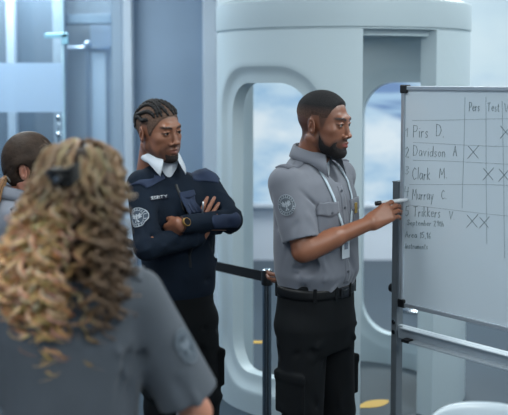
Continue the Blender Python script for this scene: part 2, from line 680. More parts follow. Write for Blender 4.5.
def hand_pts(side, fingers, thumb, s=1.0):
    """capsules (a,b,ra,rb,k) in hand space: wrist at origin, fingers +Y, palm -Z, thumb -X for the right hand"""
    out = []
    base = [(-.030, .088), (-.009, .094), (.012, .090), (.031, .080)]
    lens = [(.043, .027, .022), (.047, .031, .023), (.043, .029, .022), (.034, .021, .020)]
    rad = [.0098, .0100, .0094, .0084]
    for i, (bx, by) in enumerate(base):
        out.append(((bx * .55, .004, 0), (bx, by, .002), .0185, .0125, .014))
        sp, *cu = fingers[i]
        p = Vector((bx, by, .002)); ang = 0.0
        for j in range(3):
            ang += R(cu[j])
            d = Vector((math.sin(R(sp)) * math.cos(ang), math.cos(R(sp)) * math.cos(ang), -math.sin(ang)))
            q = p + d * lens[i][j]
            r0 = rad[i] * (1 - .07 * j); r1 = rad[i] * (1 - .07 * (j + 1)) * (0.92 if j == 2 else 1)
            out.append((tuple(p), tuple(q), r0, r1, .0035))
            p = q
    out.append(((-.016, .022, -.006), (.006, .060, -.006), .018, .014, .012))
    out.append(((.016, .022, -.005), (.020, .060, -.005), .016, .012, .012))
    tr = [.0165, .0125, .0105, .0088]
    for j in range(3):
        out.append((thumb[j], thumb[j + 1], tr[j], tr[j + 1], .006 if j else .014))
    f = 1 if side == 'R' else -1
    return [((a[0] * f * s, a[1] * s, a[2] * s), (b[0] * f * s, b[1] * s, b[2] * s), ra * s, rb * s, k) for a, b, ra, rb, k in out]


TH_REST = [(-.020, .018, -.006), (-.040, .050, -.016), (-.050, .080, -.024), (-.052, .104, -.030)]


def frame(w, f, n):
    """4x4 of a hand: wrist w, finger direction f, palm normal n"""
    f = Vector(f).normalized(); n = Vector(n)
    n = (n - f * n.dot(f)).normalized()
    z = -n; x = f.cross(z)
    M = Matrix((x, f, z)).transposed().to_4x4()
    M.translation = Vector(w)
    return M


def hand_ops(M, side, fingers, thumb=TH_REST, s=1.0):
    return [U(rc(M @ Vector(a), M @ Vector(b), ra, rb), k) for a, b, ra, rb, k in hand_pts(side, fingers, thumb, s)]


def arm_ops(sh, el, wr, s=1.0):
    sh = Vector(sh); el = Vector(el); wr = Vector(wr)
    m = el.lerp(wr, .28)
    return [U(rc(sh, el, .050 * s, .040 * s), .02), U(rc(el, wr, .041 * s, .027 * s), .02),
            U(rc(el.lerp(wr, .12), el.lerp(wr, .45), .044 * s, .037 * s), .02)]


def skin_colors(V, base, r=None):
    n = len(V)
    c = np.tile(np.array(lin(base)), (n, 1))
    return c


def sm(x, w):
    return np.clip(x / w + .5, 0, 1)


def mixc(c, m, col):
    return c * (1 - m[:, None]) + np.array(lin(col)) * m[:, None]


def face_paint(V, C, brow=(30, 22, 20), lip=(120, 60, 52), brow_amt=.9, lip_amt=.7):
    """pigment of brows and lips in head space"""
    x, y, z = V[:, 0], V[:, 1], V[:, 2]
    ax = np.abs(x)
    bz = .0245 + .006 * np.sin(np.clip((ax - .012) / .036, 0, 1) * 2.4) - .001
    m = sm(.0045 - np.abs(z - bz), .003) * sm(ax - .012, .006) * sm(.050 - ax, .008) * (y > .05)
    C = mixc(C, m * brow_amt, brow)
    lz = .0105 - .28 * ax
    m = sm(lz - np.abs(z + .0672), .003) * sm(.024 - ax, .004) * (y > .083)
    C = mixc(C, m * lip_amt, lip)
    # dark line of lashes
    m = sm(.0016 - np.abs(np.sqrt(((ax - .0325) / .0140) ** 2 + ((z - .005) / .0055) ** 2) - 1) * .006, .002) * (y > .07) * (z > .004)
    C = mixc(C, m * .7, (25, 18, 16))
    return C


def eyes(parent, M, s=1.0, iris=(45, 28, 20), look=(0, 0)):
    for sd in (-1, 1):
        V, F = lathe([(math.sin(a) * .0128, math.cos(a) * .0128) for a in np.linspace(0.001, PI - .001, 22)], 24)
        C = []
        for v in V:
            a = math.acos(max(-1, min(1, v[2] / .0128)))
            C.append(lin((10, 7, 7)) if a < .25 else lin(iris) if a < .52 else lin((140, 130, 124)))
        T = M @ Matrix.Translation(Vector((sd * .0315, .0765, .0050)) * s) @ Matrix.Rotation(R(-90 + look[1]), 4, 'X') \
            @ Matrix.Rotation(R(look[0]), 4, 'Y') @ Matrix.Scale(s, 4)
        V = [T @ Vector(v) for v in V]
        mesh_np('eye', V, F, mat('eye_white', (220, 215, 210), rough=.15, attr='Col'), parent, np.array(C))


def shell(V, F, N, mask, off, margin=-.004):
    """part of a head mesh lifted off the skin: mask (m, positive inside), off = thickness"""
    keepv = mask > margin
    Fk = F[keepv[F].all(1)]
    used = np.unique(Fk)
    mp = np.full(len(V), -1); mp[used] = np.arange(len(used))
    t = np.clip(mask / .010, -.4, 1)
    o = off * t if np.isscalar(off) else off * t
    V2 = V + N * np.where(mask < 0, -.0025, o)[:, None]
    return V2[used], mp[Fk], used


def join(parts):
    Vs = []; Fs = []; o = 0
    for V, F in parts:
        if F.shape[1] == 3:
            F = np.concatenate([F, F[:, 2:3]], 1)
        Vs.append(V); Fs.append(F + o); o += len(V)
    return np.concatenate(Vs), np.concatenate(Fs)


def creases(seed, spots):
    """spots: (origin, dir, spread, count, length, width, depth)"""
    r = random.Random(seed); out = []
    for o, d, sp, n, L, w, dep in spots:
        L = max(L, .15); w = max(w, .012)
        for _ in range(n):
            a = Vector(o) + Vector((r.uniform(-1, 1), r.uniform(-1, 1), r.uniform(-1, 1))) * sp - Vector(d).normalized() * L * .3
            dd = (Vector(d).normalized() + Vector((r.uniform(-1, 1), r.uniform(-1, 1), r.uniform(-1, 1))) * .45).normalized()
            b = a + dd * L * r.uniform(1.1, 1.9)
            s = 1 if r.random() < .6 else -1
            out.append(CR(a, b, w * r.uniform(.7, 1.3), dep * s * r.uniform(1.1, 1.9)))
    return out


def collar(name, parent, c, rx, ry, m, drop=.035, leaf=.045, point=.035, gap=14, flare=.02, tilt=0.0, back_up=.0):
    """folded shirt collar around neck centre c (person space, front +Y)"""
    V = []; F = []
    n = 56
    rows = 6
    for i in range(n + 1):
        t = -1 + 2 * i / n
        ph = t * R(180 - gap)            # 0 = back
        fr = (1 - math.cos(ph)) / 2       # 0 back, 1 front
        dx = math.sin(ph); dy = -math.cos(ph)
        px = c[0]; py = c[1] + tilt * fr
        zt = c[2] - drop * fr + back_up * (1 - fr)
        pt = point * max(0, (abs(t) - .72) / .28) ** 1.3
        fl = flare * (1 + .4 * fr)
        rowsp = [(-.004, -.030), (.0, -.002), (.003, .004), (.009, .001), (fl * .75, -leaf * .55), (fl + pt * .2, -leaf - pt)]
        for (dr, dz) in rowsp:
            sp_ = pt * .45 if dz < -.02 and dr > 0 else 0
            V.append((px + dx * (rx + dr) + math.copysign(sp_, dx), py + dy * (ry + dr) + sp_ * .3, zt + dz))
    for i in range(n):
        for k in range(rows - 1):
            a = i * rows + k
            F.append((a, a + rows, a + rows + 1, a + 1))
    o = mesh_np(name, V, F, m, parent)
    md = o.modifiers.new('thick', 'SOLIDIFY'); md.thickness = .003; md.offset = 0
    return o


def ring_strip(T, c, z0, z1, off=.003, seg=72, rmax=.35):
    """band around a garment between heights z0 and z1 (belt)"""
    V = []; F = []
    zs = [z0 - .0, z0, z0 + .25 * (z1 - z0), z0 + .75 * (z1 - z0), z1, z1]
    of = [-.004, off * .7, off, off, off * .7, -.004]
    for z, o in zip(zs, of):
        for i in range(seg):
            a = 2 * PI * i / seg
            d = Vector((math.cos(a), math.sin(a), 0))
            hit, nrm, _, _ = T.ray_cast(Vector((c[0], c[1], (z0 + z1) / 2)) + d * rmax, -d)
            if hit is None:
                hit = Vector((c[0], c[1], z)) + d * .15
            V.append((hit.x + d.x * o, hit.y + d.y * o, z))
    for k in range(len(zs) - 1):
        for i in range(seg):
            j = (i + 1) % seg
            F.append((k * seg + i, k * seg + j, (k + 1) * seg + j, (k + 1) * seg + i))
    return V, F


def ribbon(T, pts, width, off=.003, n=40):
    """flat band following pts (person space), laid on the surface T"""
    pts = [Vector(p) for p in pts]
    Ls = [0]
    for a, b in zip(pts, pts[1:]): Ls.append(Ls[-1] + (b - a).length)
    V = []; F = []
    for i in range(n + 1):
        s = Ls[-1] * i / n
        k = max(j for j in range(len(pts) - 1) if Ls[j] <= s + 1e-9)
        t = (s - Ls[k]) / max(1e-9, Ls[k + 1] - Ls[k])
        p = pts[k].lerp(pts[k + 1], t)
        d = (pts[k + 1] - pts[k]).normalized()
        loc, nr, _, _ = T.find_nearest(p)
        sd = d.cross(nr).normalized()
        for w, o in ((-.5, off), (.5, off), (.5, off - .003), (-.5, off - .003)):
            V.append(loc + sd * w * width + nr * o)
    for i in range(n):
        for k in range(4):
            a = i * 4 + k; b = i * 4 + (k + 1) % 4
            F.append((a, b, b + 4, a + 4))
    return V, F


def trouser_ops(h, hw=.17, hd=.125, leg_s=1.0, stance=.0, seed=1, cargo=True, hips=None):
    """h = belt height; hips joint spread etc.; returns ops, ankle points"""
    o = [U(loft([(h - .26, 0, 0, hw * .9, hd * .9), (h - .16, 0, -.005, hw * 1.04, hd * 1.06), (h - .06, 0, 0, hw * 1.0, hd), (h + .02, 0, 0, hw * .98, hd * .98)]))]
    an = []
    for s in (-1, 1):
        hip = Vector((s * .092, 0, h - .17)); kn = Vector((s * (.105 + stance * .5), .02, h * .475)); ak = Vector((s * (.115 + stance), -.01, .075))
        o.append(U(rc(hip, kn, .100 * leg_s, .078 * leg_s), .03))
        o.append(U(rc(kn, ak, .078 * leg_s, .066 * leg_s), .02))
        an.append(ak)
        if cargo:
            o.append(U(rbox(hip.lerp(kn, .62) + Vector((s * (.094 * leg_s - .016), 0, 0)), (.010, .070, .080), .008), .012))
            o.append(U(rbox(hip.lerp(kn, .62) + Vector((s * (.094 * leg_s - .014), 0, .068)), (.012, .073, .020), .008), .003))
        o += creases(seed + s, [(kn + Vector((0, .06, 0)), (s * .3, 0, .6), .05, 8, .10, .010, .008),
                                (hip + Vector((-s * .03, .08, -.02)), (s, .1, -.8), .04, 7, .16, .010, .006),
                                (ak + Vector((0, .02, .10)), (1, .2, .1), .06, 12, .10, .012, .008),
                                (hip + Vector((0, -.09, -.05)), (s, 0, -.4), .04, 6, .12, .010, .006)])
    return o, an


def boots(parent, an, m, M=None):
    for i, a in enumerate(an):
        s = -1 if a.x < 0 else 1
        ops = [U(rc((a.x, a.y - .02, .055), (a.x, a.y + .04, .05), .045, .040)),
               U(rc((a.x, a.y + .04, .048), (a.x + s * .012, a.y + .165, .034), .042, .034), .03),
               U(rc((a.x, a.y - .005, .08), (a.x, a.y - .005, .15), .050, .052), .02),
               U(rbox((a.x + s * .004, a.y + .068, .014), (.046, .145, .014), .010), .004)]
        V, F = sdf_mesh(ops, .006)
        V[:, 2] = np.maximum(V[:, 2], .0)
        mesh_np('boot', V, F, m, parent)


def inner_body(h, sh_z, hw, leg=True):
    """torso and legs under the clothes"""
    o = [U(loft([(h - .12, 0, 0, hw * .75, .085), (h + .05, 0, 0, hw * .72, .08), (h + .25, 0, 0, hw * .8, .09), (sh_z - .08, 0, -.01, hw * .85, .085),
                 (sh_z + .02, 0, -.015, hw * .45, .06)])),]
    for s in (-1, 1):
        o.append(U(rc((s * .09, 0, h - .17), (s * .105, .02, h * .475), .07, .05), .03))
        o.append(U(rc((s * .105, .02, h * .475), (s * .115, -.01, .06), .05, .04), .02))
        o.append(U(rc((s * .115, -.01, .045), (s * .12, .12, .035), .03, .025), .02))
    return o
# ------------------------------------------------------------------ man in grey shirt at the whiteboard
BD = 3.6                                     # distance of the board's left edge
B0 = P(403, 0, BD); B0 = Vector((B0.x, BD, 0))
BDIR = Vector((.327, -.37, 0)).normalized()  # towards the board's right, coming nearer
BN = Vector((BDIR.y, -BDIR.x, 0))            # out of the written face
if BN.y > 0: BN = -BN


def onboard(px, py, off=0.0):
    d = P(px, py, 1.0) - Vector((0, 0, EYE))
    o = Vector((0, 0, EYE))
    q = B0 + BN * off
    t = (q - o).dot(BN) / d.dot(BN)
    return o + d * t


SHIRT = mat('grey_shirt_cloth', (108, 111, 120), rough=.8, bump=(260, .25, .0008), noise=(14, .05), sheen=.15)
SHIRT2 = mat('grey_pocket_cloth', (98, 101, 110), rough=.85, bump=(260, .25, .0008), noise=(14, .05))
PATCHB = mat('patch_grey', (84, 92, 100), rough=.9)
PATCHM = mat('patch_thread', (150, 158, 166), rough=.9)
TROU = mat('black_trouser_cloth', (13, 16, 19), rough=.85, spec=.25, bump=(180, .4, .001), noise=(9, .15))
LEATH = mat('black_leather', (10, 11, 13), rough=.5, spec=.35)
METAL = mat('brushed_steel', (170, 175, 180), rough=.3, metal=1)
SKIN = lambda nm: mat('skin_' + nm, (120, 80, 60), rough=.43, attr='Col', sss=.08, bump=(500, .15, .0006), noise=(30, .05))


def man_a():
    rz = R(180 + 50)
    root = empty('person', 'man in short-sleeved grey uniform shirt and black trousers writing at the whiteboard', 'person',
                 (P(316, 288, 3.6).x, 3.6, 0), rz)
    Mr = Matrix.Translation(root.location) @ Matrix.Rotation(rz, 4, 'Z')
    Mi = Mr.inverted()
    L = lambda a, b, d: Mi @ P(a, b, d)
    h = 1.06
    dark = (122, 78, 58)
    # joints
    shR = Vector((.180, -.015, 1.490)); elR = L(303, 251, 3.40); wrR = L(371, 222.5, 3.47)
    shL = Vector((-.180, -.015, 1.490)); elL = Vector((-.235, -.115, 1.215)); wrL = Vector((-.118, -.185, 1.095))
    # ---- head
    hs = 1.06
    Mh = Matrix.Translation((.003, .040, 1.708)) @ Matrix.Rotation(R(9), 4, 'Z') @ Matrix.Rotation(R(-6), 4, 'X') @ Matrix.Scale(hs, 4)
    ho = head_ops(nose_w=1.35, jaw=1.0, lips=1.15)
    neck_ops(ho, bot=(0, -.060, -.20), r0=.053, r1=.060)
    V, F = sdf_mesh(ho, .0025)
    V = smooth_mesh(V, F, 1, .3)
    N = vnormals(V, F)
    x, y, z = V.T
    C = skin_colors(V, dark)
    C = mixc(C, sm(y - .09, .03) * sm(z + .06, .02) * .25, (150, 100, 76))
    C = face_paint(V, C, lip=(138, 72, 66), lip_amt=.8)
    hl = np.interp(y, [-.13, -.10, -.06, -.03, -.02, .010, .018, .026, .034, .050, .060, .075, .095],
                   [-.075, -.075, -.070, -.02, .034, .032, -.012, -.012, .010, .056, .074, .082, .088])
    hm = np.minimum(z - hl, .012 + 0 * z)
    zb = np.interp(y, [.010, .022, .04, .06, .072, .085, .11], [-.018, -.040, -.062, -.070, -.053, -.0475, -.048])
    bm_ = np.minimum(zb - z, (y - .008) + .0 * z)
    bm_ = np.minimum(bm_, (z + .128) + (y - .02) * .5)
    ax = np.abs(x)
    mouth = np.sqrt((ax / .026) ** 2 + ((z + .067) / .0115) ** 2) - 1
    bm_ = np.minimum(bm_, np.where(y > .07, mouth * .012, .02))
    under = (z < -.045) & (y < .02)
    bm_ = np.where(under & (ax < .05), np.minimum(bm_, y - .005), bm_)
    bead = sm(bm_, .016)
    C = mixc(C, bead * .72, (30, 22, 21))
    C = mixc(C, sm(hm, .022) * .62, (40, 31, 29))
    Vh = xf(V, Mh)
    # ---- rest of the body
    bo = inner_body(h, 1.50, .19)
    V2, F2 = sdf_mesh(bo, .012)
    ao = arm_ops(shR, elR, wrR, 1.0)
    fR = (L(404, 202.5, 3.535) - wrR)
    nR = Mi.to_3x3() @ Vector((.25, .85, -.38))
    MR = frame(wrR, fR, nR)
    ao += hand_ops(MR, 'R', [(-1, 14, 22, 14), (0, 18, 30, 20), (1, 20, 32, 20), (4, 22, 30, 18)],
                   [(-.018, .016, -.008), (-.034, .050, -.030), (-.038, .078, -.046), (-.036, .100, -.056)])
    V3, F3 = sdf_mesh(ao, .003)
    al = arm_ops(shL, elL, wrL, 1.0)
    al += hand_ops(frame(wrL, (.8, .02, -.45), (0, -1, .1)), 'L', [(-3, 40, 45, 30), (0, 45, 48, 30), (2, 48, 50, 30), (5, 50, 50, 30)])
    V4, F4 = sdf_mesh(al, .0035)
    VV, FF = join([(Vh, F), (V2, F2), (V3, F3), (V4, F4)])
    CC = np.concatenate([C, skin_colors(V2, dark), skin_colors(V3, (140, 90, 66)), skin_colors(V4, (135, 88, 66))])
    mesh_np('body', VV, FF, SKIN('dark'), root, CC)
    eyes(root, Mh, look=(0, 4))
    # hair: cropped top fading to skin at the sides
    hh = np.where(z > .0, .0015 + .0065 * np.clip((z - .02) / .05, 0, 1), .0015)
    nz = np.sin(V[:, 0] * 900) * np.sin(V[:, 1] * 870) * np.sin(V[:, 2] * 910)
    Vs, Fs, us = shell(V, F, N, np.minimum(hm, (z - .018 - .25 * np.maximum(y, 0)) * .7), hh + .0006 * nz)
    fade = np.clip((Vs[:, 2] - .020) / .050, 0, 1)
    Ch = mixc(np.tile(np.array(lin((96, 69, 57))), (len(Vs), 1)), fade, (17, 16, 19))
    mesh_np('hair', xf(Vs, Mh), Fs, mat('cropped_hair', (20, 18, 20), rough=.9, attr='Col', bump=(420, .9, .003), noise=(160, .35)), root, Ch)
    Vs, Fs, us = shell(V, F, N, bm_ - .007, .0024 + .0006 * nz)
    mesh_np('beard', xf(Vs, Mh), Fs, mat('black_beard', (24, 19, 20), rough=.95, bump=(500, .9, .003), noise=(200, .35)), root)
    # ---- shirt
    so = [U(loft([(h - .03, 0, 0, .160, .122), (h + .05, 0, .005, .182, .150), (h + .14, 0, .0, .186, .148), (h + .27, 0, 0, .192, .142),
                  (h + .36, 0, -.005, .196, .134), (h + .42, 0, -.015, .185, .118), (h + .465, 0, -.025, .14, .095), (h + .50, 0, -.032, .085, .078),
                  (h + .52, 0, -.03, .070, .068)], 2.4))]
    for sh, el, hem in ((shR, elR, .84), (shL, elL, .80)):
        d = (el - sh).normalized(); hp = sh.lerp(el, hem)
        so.append(U(cut(rc(sh + Vector((0, 0, -.010)), el, .071, .070), hp, d), .035))
    for sh, el, hem in ((shR, elR, .84), (shL, elL, .80)):
        hp = sh.lerp(el, hem)
        so.append(S(rc(sh.lerp(el, hem - .12), el + (el - sh) * .2, .050, .066), .004))
    so.append(S(rc((0, -.02, h + .50), (0, -.01, h + .60), .062, .075), .004))
    # open neck
    so.append(S(ell((0, .085, h + .485), (.030, .055, .070)), .01))
    so += creases(11, [(shR + Vector((.0, .08, -.10)), (-.5, .2, -.6), .05, 7, .18, .011, .006),
                       (shR.lerp(elR, .45) + Vector((.02, .07, 0)), (elR - shR) + Vector((.12, .05, 0)), .035, 5, .16, .014, .005),
                       ((.10, .13, h + .12), (-.2, 0, 1), .07, 9, .20, .012, .007),
                       ((-.10, .13, h + .12), (.2, 0, 1), .07, 9, .20, .012, .007),
                       ((.17, .03, h + .10), (.1, .1, 1), .08, 10, .18, .012, .008),
                       ((0, -.14, h + .12), (.2, 0, 1), .12, 12, .2, .013, .008),
                       ((.12, .12, h + .06), (1, .0, -.15), .08, 8, .12, .010, .008),
                       ((-.12, .0, h + .2), (0, .3, 1), .10, 6, .2, .012, .007)])
    V, F = sdf_mesh(so, .0038)
    V = smooth_mesh(V, F, 1, .5)
    mesh_np('shirt', V, F, SHIRT, root)
    T = bvh(V, F)
    # tee shirt collar
    Vt, Ft = sdf_mesh([U(cut(rc((0, -.03, h + .44), (0, -.012, h + .545), .085, .060), (0, .0, h + .525), (0, -.35, 1)))], .004)
    o = mesh_np('undershirt', Vt, Ft, mat('white_cotton', (196, 202, 208), rough=.9), root)
    collar('collar', root, (0, -.022, h + .560), .066, .070, SHIRT, drop=.035, leaf=.042, point=.045, gap=22, flare=.024, tilt=.015)
    # placket with buttons
    X = Vector((1, 0, 0)); Z = Vector((0, 0, 1))
    o = MB().add(patch(T, (0, .16, h + .22), X, Z, .032, .41, .0022, 4, 40)).build('placket', SHIRT, root)
    for k in range(5):
        p = snap(T, (0, .18, h + .07 + k * .085), .003)
        b = bmesh.new(); add_cyl(b, p, p + Vector((0, .003, 0)), .0055, seg=12)
        bm_obj('button', b, mat('button_grey', (80, 84, 92), rough=.4), o)
    # chest pockets and flaps
    for s in (-1, 1):
        c = Vector((s * .098, .15, h + .275))
        po = MB().add(patch(T, c, (1, -s * .3, 0), Z, .105, .12, .004, 10, 10, lambda a, b: (a * (1 - .12 * max(0, -b - .3)), b))).build('chest_pocket', SHIRT2, root)
        fl = MB().add(patch(T, c + Vector((0, 0, .055)), (1, -s * .3, 0), Z, .112, .045, .008, 12, 6,
                            lambda a, b: (a, b if b > 0 else b * (1 + .5 * (1 - min(1, abs(a) * 2)))))).build('pocket_flap', SHIRT, po)
        bm = bmesh.new(); p = snap(T, c + Vector((0, .02, .038)), .009); add_cyl(bm, p, p + Vector((0, .003, 0)), .005, seg=12)
        bm_obj('button', bm, MATS['button_grey'], fl)
        # epaulette
        ep = MB().add(patch(T, (s * .135, -.015, h + .48), (0, 1, 0), (s, 0, -.35), .042, .13, .006, 5, 10)).build('epaulette', SHIRT2, root)
    # gold badge and pen on the left pocket
    pb = snap(T, (-.070, .17, h + .318), .010)
    bm = bmesh.new(); add_box(bm, pb, (.014, .006, .042)); bm_obj('badge', bm, mat('gold_badge', (205, 175, 105), rough=.35, metal=.7), root, bevel=.002)
    # lanyard and card
    LM = mat('lanyard_fabric', (176, 190, 200), rough=.7)
    cardp = Vector((.012, .17, h + .165))
    for s in (-1, 1):
        pts = [(s * .066, .055, h + .475), (s * .070, .10, h + .42), (s * .058, .14, h + .34), (s * .030, .17, h + .25), (.012, .17, h + .205)]
        MB().add(ribbon(T, pts, .012, .006)).build('lanyard', LM, root)
    pc = snap(T, cardp, .010)
    bm = bmesh.new(); add_box(bm, pc, (.052, .003, .078)); cd = bm_obj('identity_card', bm, mat('card_white', (205, 212, 218), rough=.35), root, bevel=.003)
    bm = bmesh.new(); add_box(bm, pc + Vector((0, .002, .010)), (.022, .002, .026)); bm_obj('photo', bm, mat('card_photo', (120, 126, 140), rough=.4), cd)
    # shoulder patches
    for sh, el, s in ((shR, elR, 1), (shL, elL, -1)):
        d = (el - sh).normalized()
        out = (Vector((s * .9, .35, .1)) if s > 0 else Vector((-1, .1, .05)))
        out = (out - d * out.dot(d)).normalized()
        pc = sh.lerp(el, .36) + out * .08
        u = d.cross(out).normalized()
        if s < 0: u = u
        emblem(T, pc, u if u.cross(-d).dot(out) > 0 else -u, -d, .041, PATCHB, PATCHM, root, label='round pale embroidered patch')
    # ---- trousers, belt, boots
    to, an = trouser_ops(h, .174, .134, 1.03, .02, seed=21)
    V, F = sdf_mesh(to, .006)
    V = smooth_mesh(V, F, 1, .4)
    mesh_np('trousers', V, F, TROU, root)
    T2 = bvh(V, F)
    be = MB().add(ring_strip(T2, (0, 0), h - .035, h + .005, .006)).build('belt', LEATH, root)
    p = snap(T2, (0, .2, h - .015), .009)
    bm = bmesh.new(); add_box(bm, p, (.052, .006, .040)); add_box(bm, p, (.034, .010, .022))
    bm_obj('buckle', bm, mat('dark_buckle', (70, 72, 76), rough=.3, metal=.9), be, bevel=.003)
    for a in (35, 70, 110, 145, 215, 270, 325):
        d = Vector((math.cos(R(a)), math.sin(R(a)), 0))
        hit = T2.ray_cast(d * .35 + Vector((0, 0, h - .015)), -d)[0]
        bm = bmesh.new(); add_box(bm, (0, 0, 0), (.006, .014, .056), Matrix.Translation(hit + d * .006) @ Matrix.Rotation(R(a), 4, 'Z'))
        bm_obj('belt_loop', bm, TROU, be, bevel=.002)
    boots(root, an, LEATH)
    # ---- marker, held but a thing of its own
    tip = onboard(408.5, 199.5, .004)
    cap = P(380, 203.0, 3.535)
    cap = tip + (cap - tip).normalized() * .142
    ax_ = (cap - tip).normalized()
    mk = empty('marker', 'white whiteboard marker with black cap held in the writing hand', 'marker', tip)
    V, F = tube([tip - tip, ax_ * .006, ax_ * .008, ax_ * .016, ax_ * .018, ax_ * .125], [.002, .003, .006, .0065, .008, .008], 16)
    mesh_np('barrel', V, F, mat('marker_white', (215, 220, 225), rough=.3), mk)
    V, F = tube([ax_ * .118, ax_ * .119, ax_ * .141, ax_ * .142], [.0085, .0092, .0090, .007], 16)
    mesh_np('cap', V, F, mat('marker_black', (18, 20, 24), rough=.35), mk)
    return root


man_a()
# ------------------------------------------------------------------ man in navy security sweater, arms crossed
NAVY = mat('navy_knit', (15, 27, 41), rough=.9, bump=(330, .5, .0012), noise=(12, .1), spec=.25)
NAVY2 = mat('navy_canvas', (28, 43, 70), rough=.8, bump=(300, .3, .0008), noise=(10, .06))


def man_b():
    rz = R(180 + 33)
    root = empty('person', 'man in navy security sweater with white collar standing with folded arms', 'person',
                 (P(180, 288, 3.9).x, 3.9, 0), rz)
    Mr = Matrix.Translation(root.location) @ Matrix.Rotation(rz, 4, 'Z')
    Mi = Mr.inverted()
    L = lambda a, b, d: Mi @ P(a, b, d)
    h = .985
    dark = (136, 90, 68)
    shR = Vector((.178, -.005, 1.440)); elR = L(147, 247, 3.63); wrR = L(197, 238, 3.77)
    shL = Vector((-.130, -.010, 1.425)); elL = L(230, 220, 3.86); wrL = L(181, 224.5, 3.68)
    hs = 1.06
    Mh = Matrix.Translation((.097, .000, 1.664)) @ Matrix.Rotation(R(14), 4, 'Z') @ Matrix.Rotation(R(-7), 4, 'X') @ Matrix.Rotation(R(5), 4, 'Y') @ Matrix.Scale(hs, 4)
    ho = head_ops(nose_w=1.6, jaw=1.04, lips=1.4, chin=1.0)
    neck_ops(ho, bot=(.0, -.050, -.20), r0=.055, r1=.062)
    V, F = sdf_mesh(ho, .0025)
    V = smooth_mesh(V, F, 1, .3)
    N = vnormals(V, F)
    x, y, z = V.T
    ax = np.abs(x)
    C = skin_colors(V, dark)
    C = mixc(C, sm(z - .0, .06) * sm(y - .03, .04) * .3, (160, 112, 86))  # forehead highlight put into the skin colour
    C = face_paint(V, C, lip=(130, 78, 70), lip_amt=.7)
    hl = np.interp(y, [-.13, -.10, -.06, -.03, -.02, .010, .018, .028, .036, .050, .060, .075, .095],
                   [-.055, -.055, -.050, -.01, .034, .032, -.010, -.010, .010, .036, .056, .070, .074])
    hm = z - hl
    zb = np.interp(y, [.010, .022, .04, .06, .072, .085, .11], [-.020, -.040, -.068, -.080, -.054, -.0475, -.047])
    bm_ = np.minimum(zb - z, y - .012)
    mouth = np.sqrt((ax / .027) ** 2 + ((z + .067) / .0125) ** 2) - 1
    bm_ = np.minimum(bm_, np.where(y > .07, mouth * .012, .02))
    bm_ = np.minimum(bm_, z + .128)
    C = mixc(C, sm(bm_, .024) * .62, (44, 32, 29))
    C = mixc(C, sm(hm, .016) * .75, (36, 29, 28))
    Vh = xf(V, Mh)
    V2, F2 = sdf_mesh(inner_body(h, 1.44, .165), .012)
    ao = arm_ops(shR, elR, wrR, .95)
    f = L(209, 213, 3.785) - wrR
    ao += hand_ops(frame(wrR, f, Mi.to_3x3() @ Vector((.15, .95, .1))), 'R', [(-5, 12, 14, 10), (-1, 14, 16, 10), (3, 16, 18, 12), (7, 18, 20, 12)],
                   [(-.018, .016, -.004), (-.040, .046, -.010), (-.050, .074, -.016), (-.052, .098, -.020)], s=1.0)
    al = arm_ops(shL, elL, wrL, .95)
    fl = L(161, 238, 3.79) - wrL
    al += hand_ops(frame(wrL, fl, Mi.to_3x3() @ Vector((.0, 1, -.1))), 'L', [(-3, 10, 12, 10), (0, 12, 12, 10), (2, 12, 14, 10), (5, 14, 16, 10)], s=.98)
    V3, F3 = sdf_mesh(ao, .003)
    V4, F4 = sdf_mesh(al, .003)
    VV, FF = join([(Vh, F), (V2, F2), (V3, F3), (V4, F4)])
    CC = np.concatenate([C, skin_colors(V2, dark), skin_colors(V3, (142, 94, 72)), skin_colors(V4, (142, 94, 72))])
    mesh_np('body', VV, FF, SKIN('warm'), root, CC)
    eyes(root, Mh, look=(0, 2))
    nz = np.sin(V[:, 0] * 900) * np.sin(V[:, 1] * 870) * np.sin(V[:, 2] * 910)
    Vs, Fs, us = shell(V, F, N, np.minimum(bm_ - .006, np.where(z < -.075, (.034 - ax), (.03 - ax))), .0010 + .0006 * nz)
    mesh_np('beard', xf(Vs, Mh), Fs, mat('short_beard', (32, 25, 24), rough=.95, bump=(500, .9, .003), noise=(200, .4)), root)
    # cornrows: plaits following the skull from the hairline to the nape
    Vs, Fs, us = shell(V, F, N, hm, .0022)
    hb = mesh_np('hair', xf(Vs, Mh), Fs, mat('braid_scalp', (92, 70, 58), rough=.9, bump=(400, .8, .002), noise=(150, .3)), root)
    cen = Vector((0, -.014, .030)); rad = Vector((.0770, .0985, .0885))
    HB = mat('braid_black', (20, 17, 18), rough=.75, bump=(300, .8, .002))
    r = random.Random(4)
    for j, lat in enumerate((-72, -54, -36, -20, -6, 8, 22, 38, 55, 72)):
        pts = []; rr = []
        n = 46
        for i in range(n):
            t = i / (n - 1)
            el = R(28 + abs(lat) * .16) + t * R(182 - abs(lat) * .5)       # front hairline over the top to the nape
            la = R(lat) + math.sin(t * 7 + j * 1.3) * R(7) - math.copysign(R(10), lat) * t * t
            d = Vector((math.sin(la), math.cos(la) * math.cos(el), math.cos(la) * math.sin(el)))
            p = cen + Vector((d.x * rad.x, d.y * rad.y, d.z * rad.z))
            e = .0078 * (1 - .35 * max(0, t * 3 - 2)) * min(1, t * 8 + .35)
            pts.append(Mh @ (p + d * (.0022 + .0012 * math.sin(i * 2.1))))
            rr.append(e * hs * (1 + .22 * math.sin(i * 2.1)))
        # loose end at the nape
        q = pts[-1] + (Mh.to_3x3() @ Vector((0, -.004, -.012)))
        pts += [pts[-1].lerp(q, .5), q]; rr += [.0042, .0028]
        MB().add(tube(pts, rr, 8)).build('braid', HB, hb)
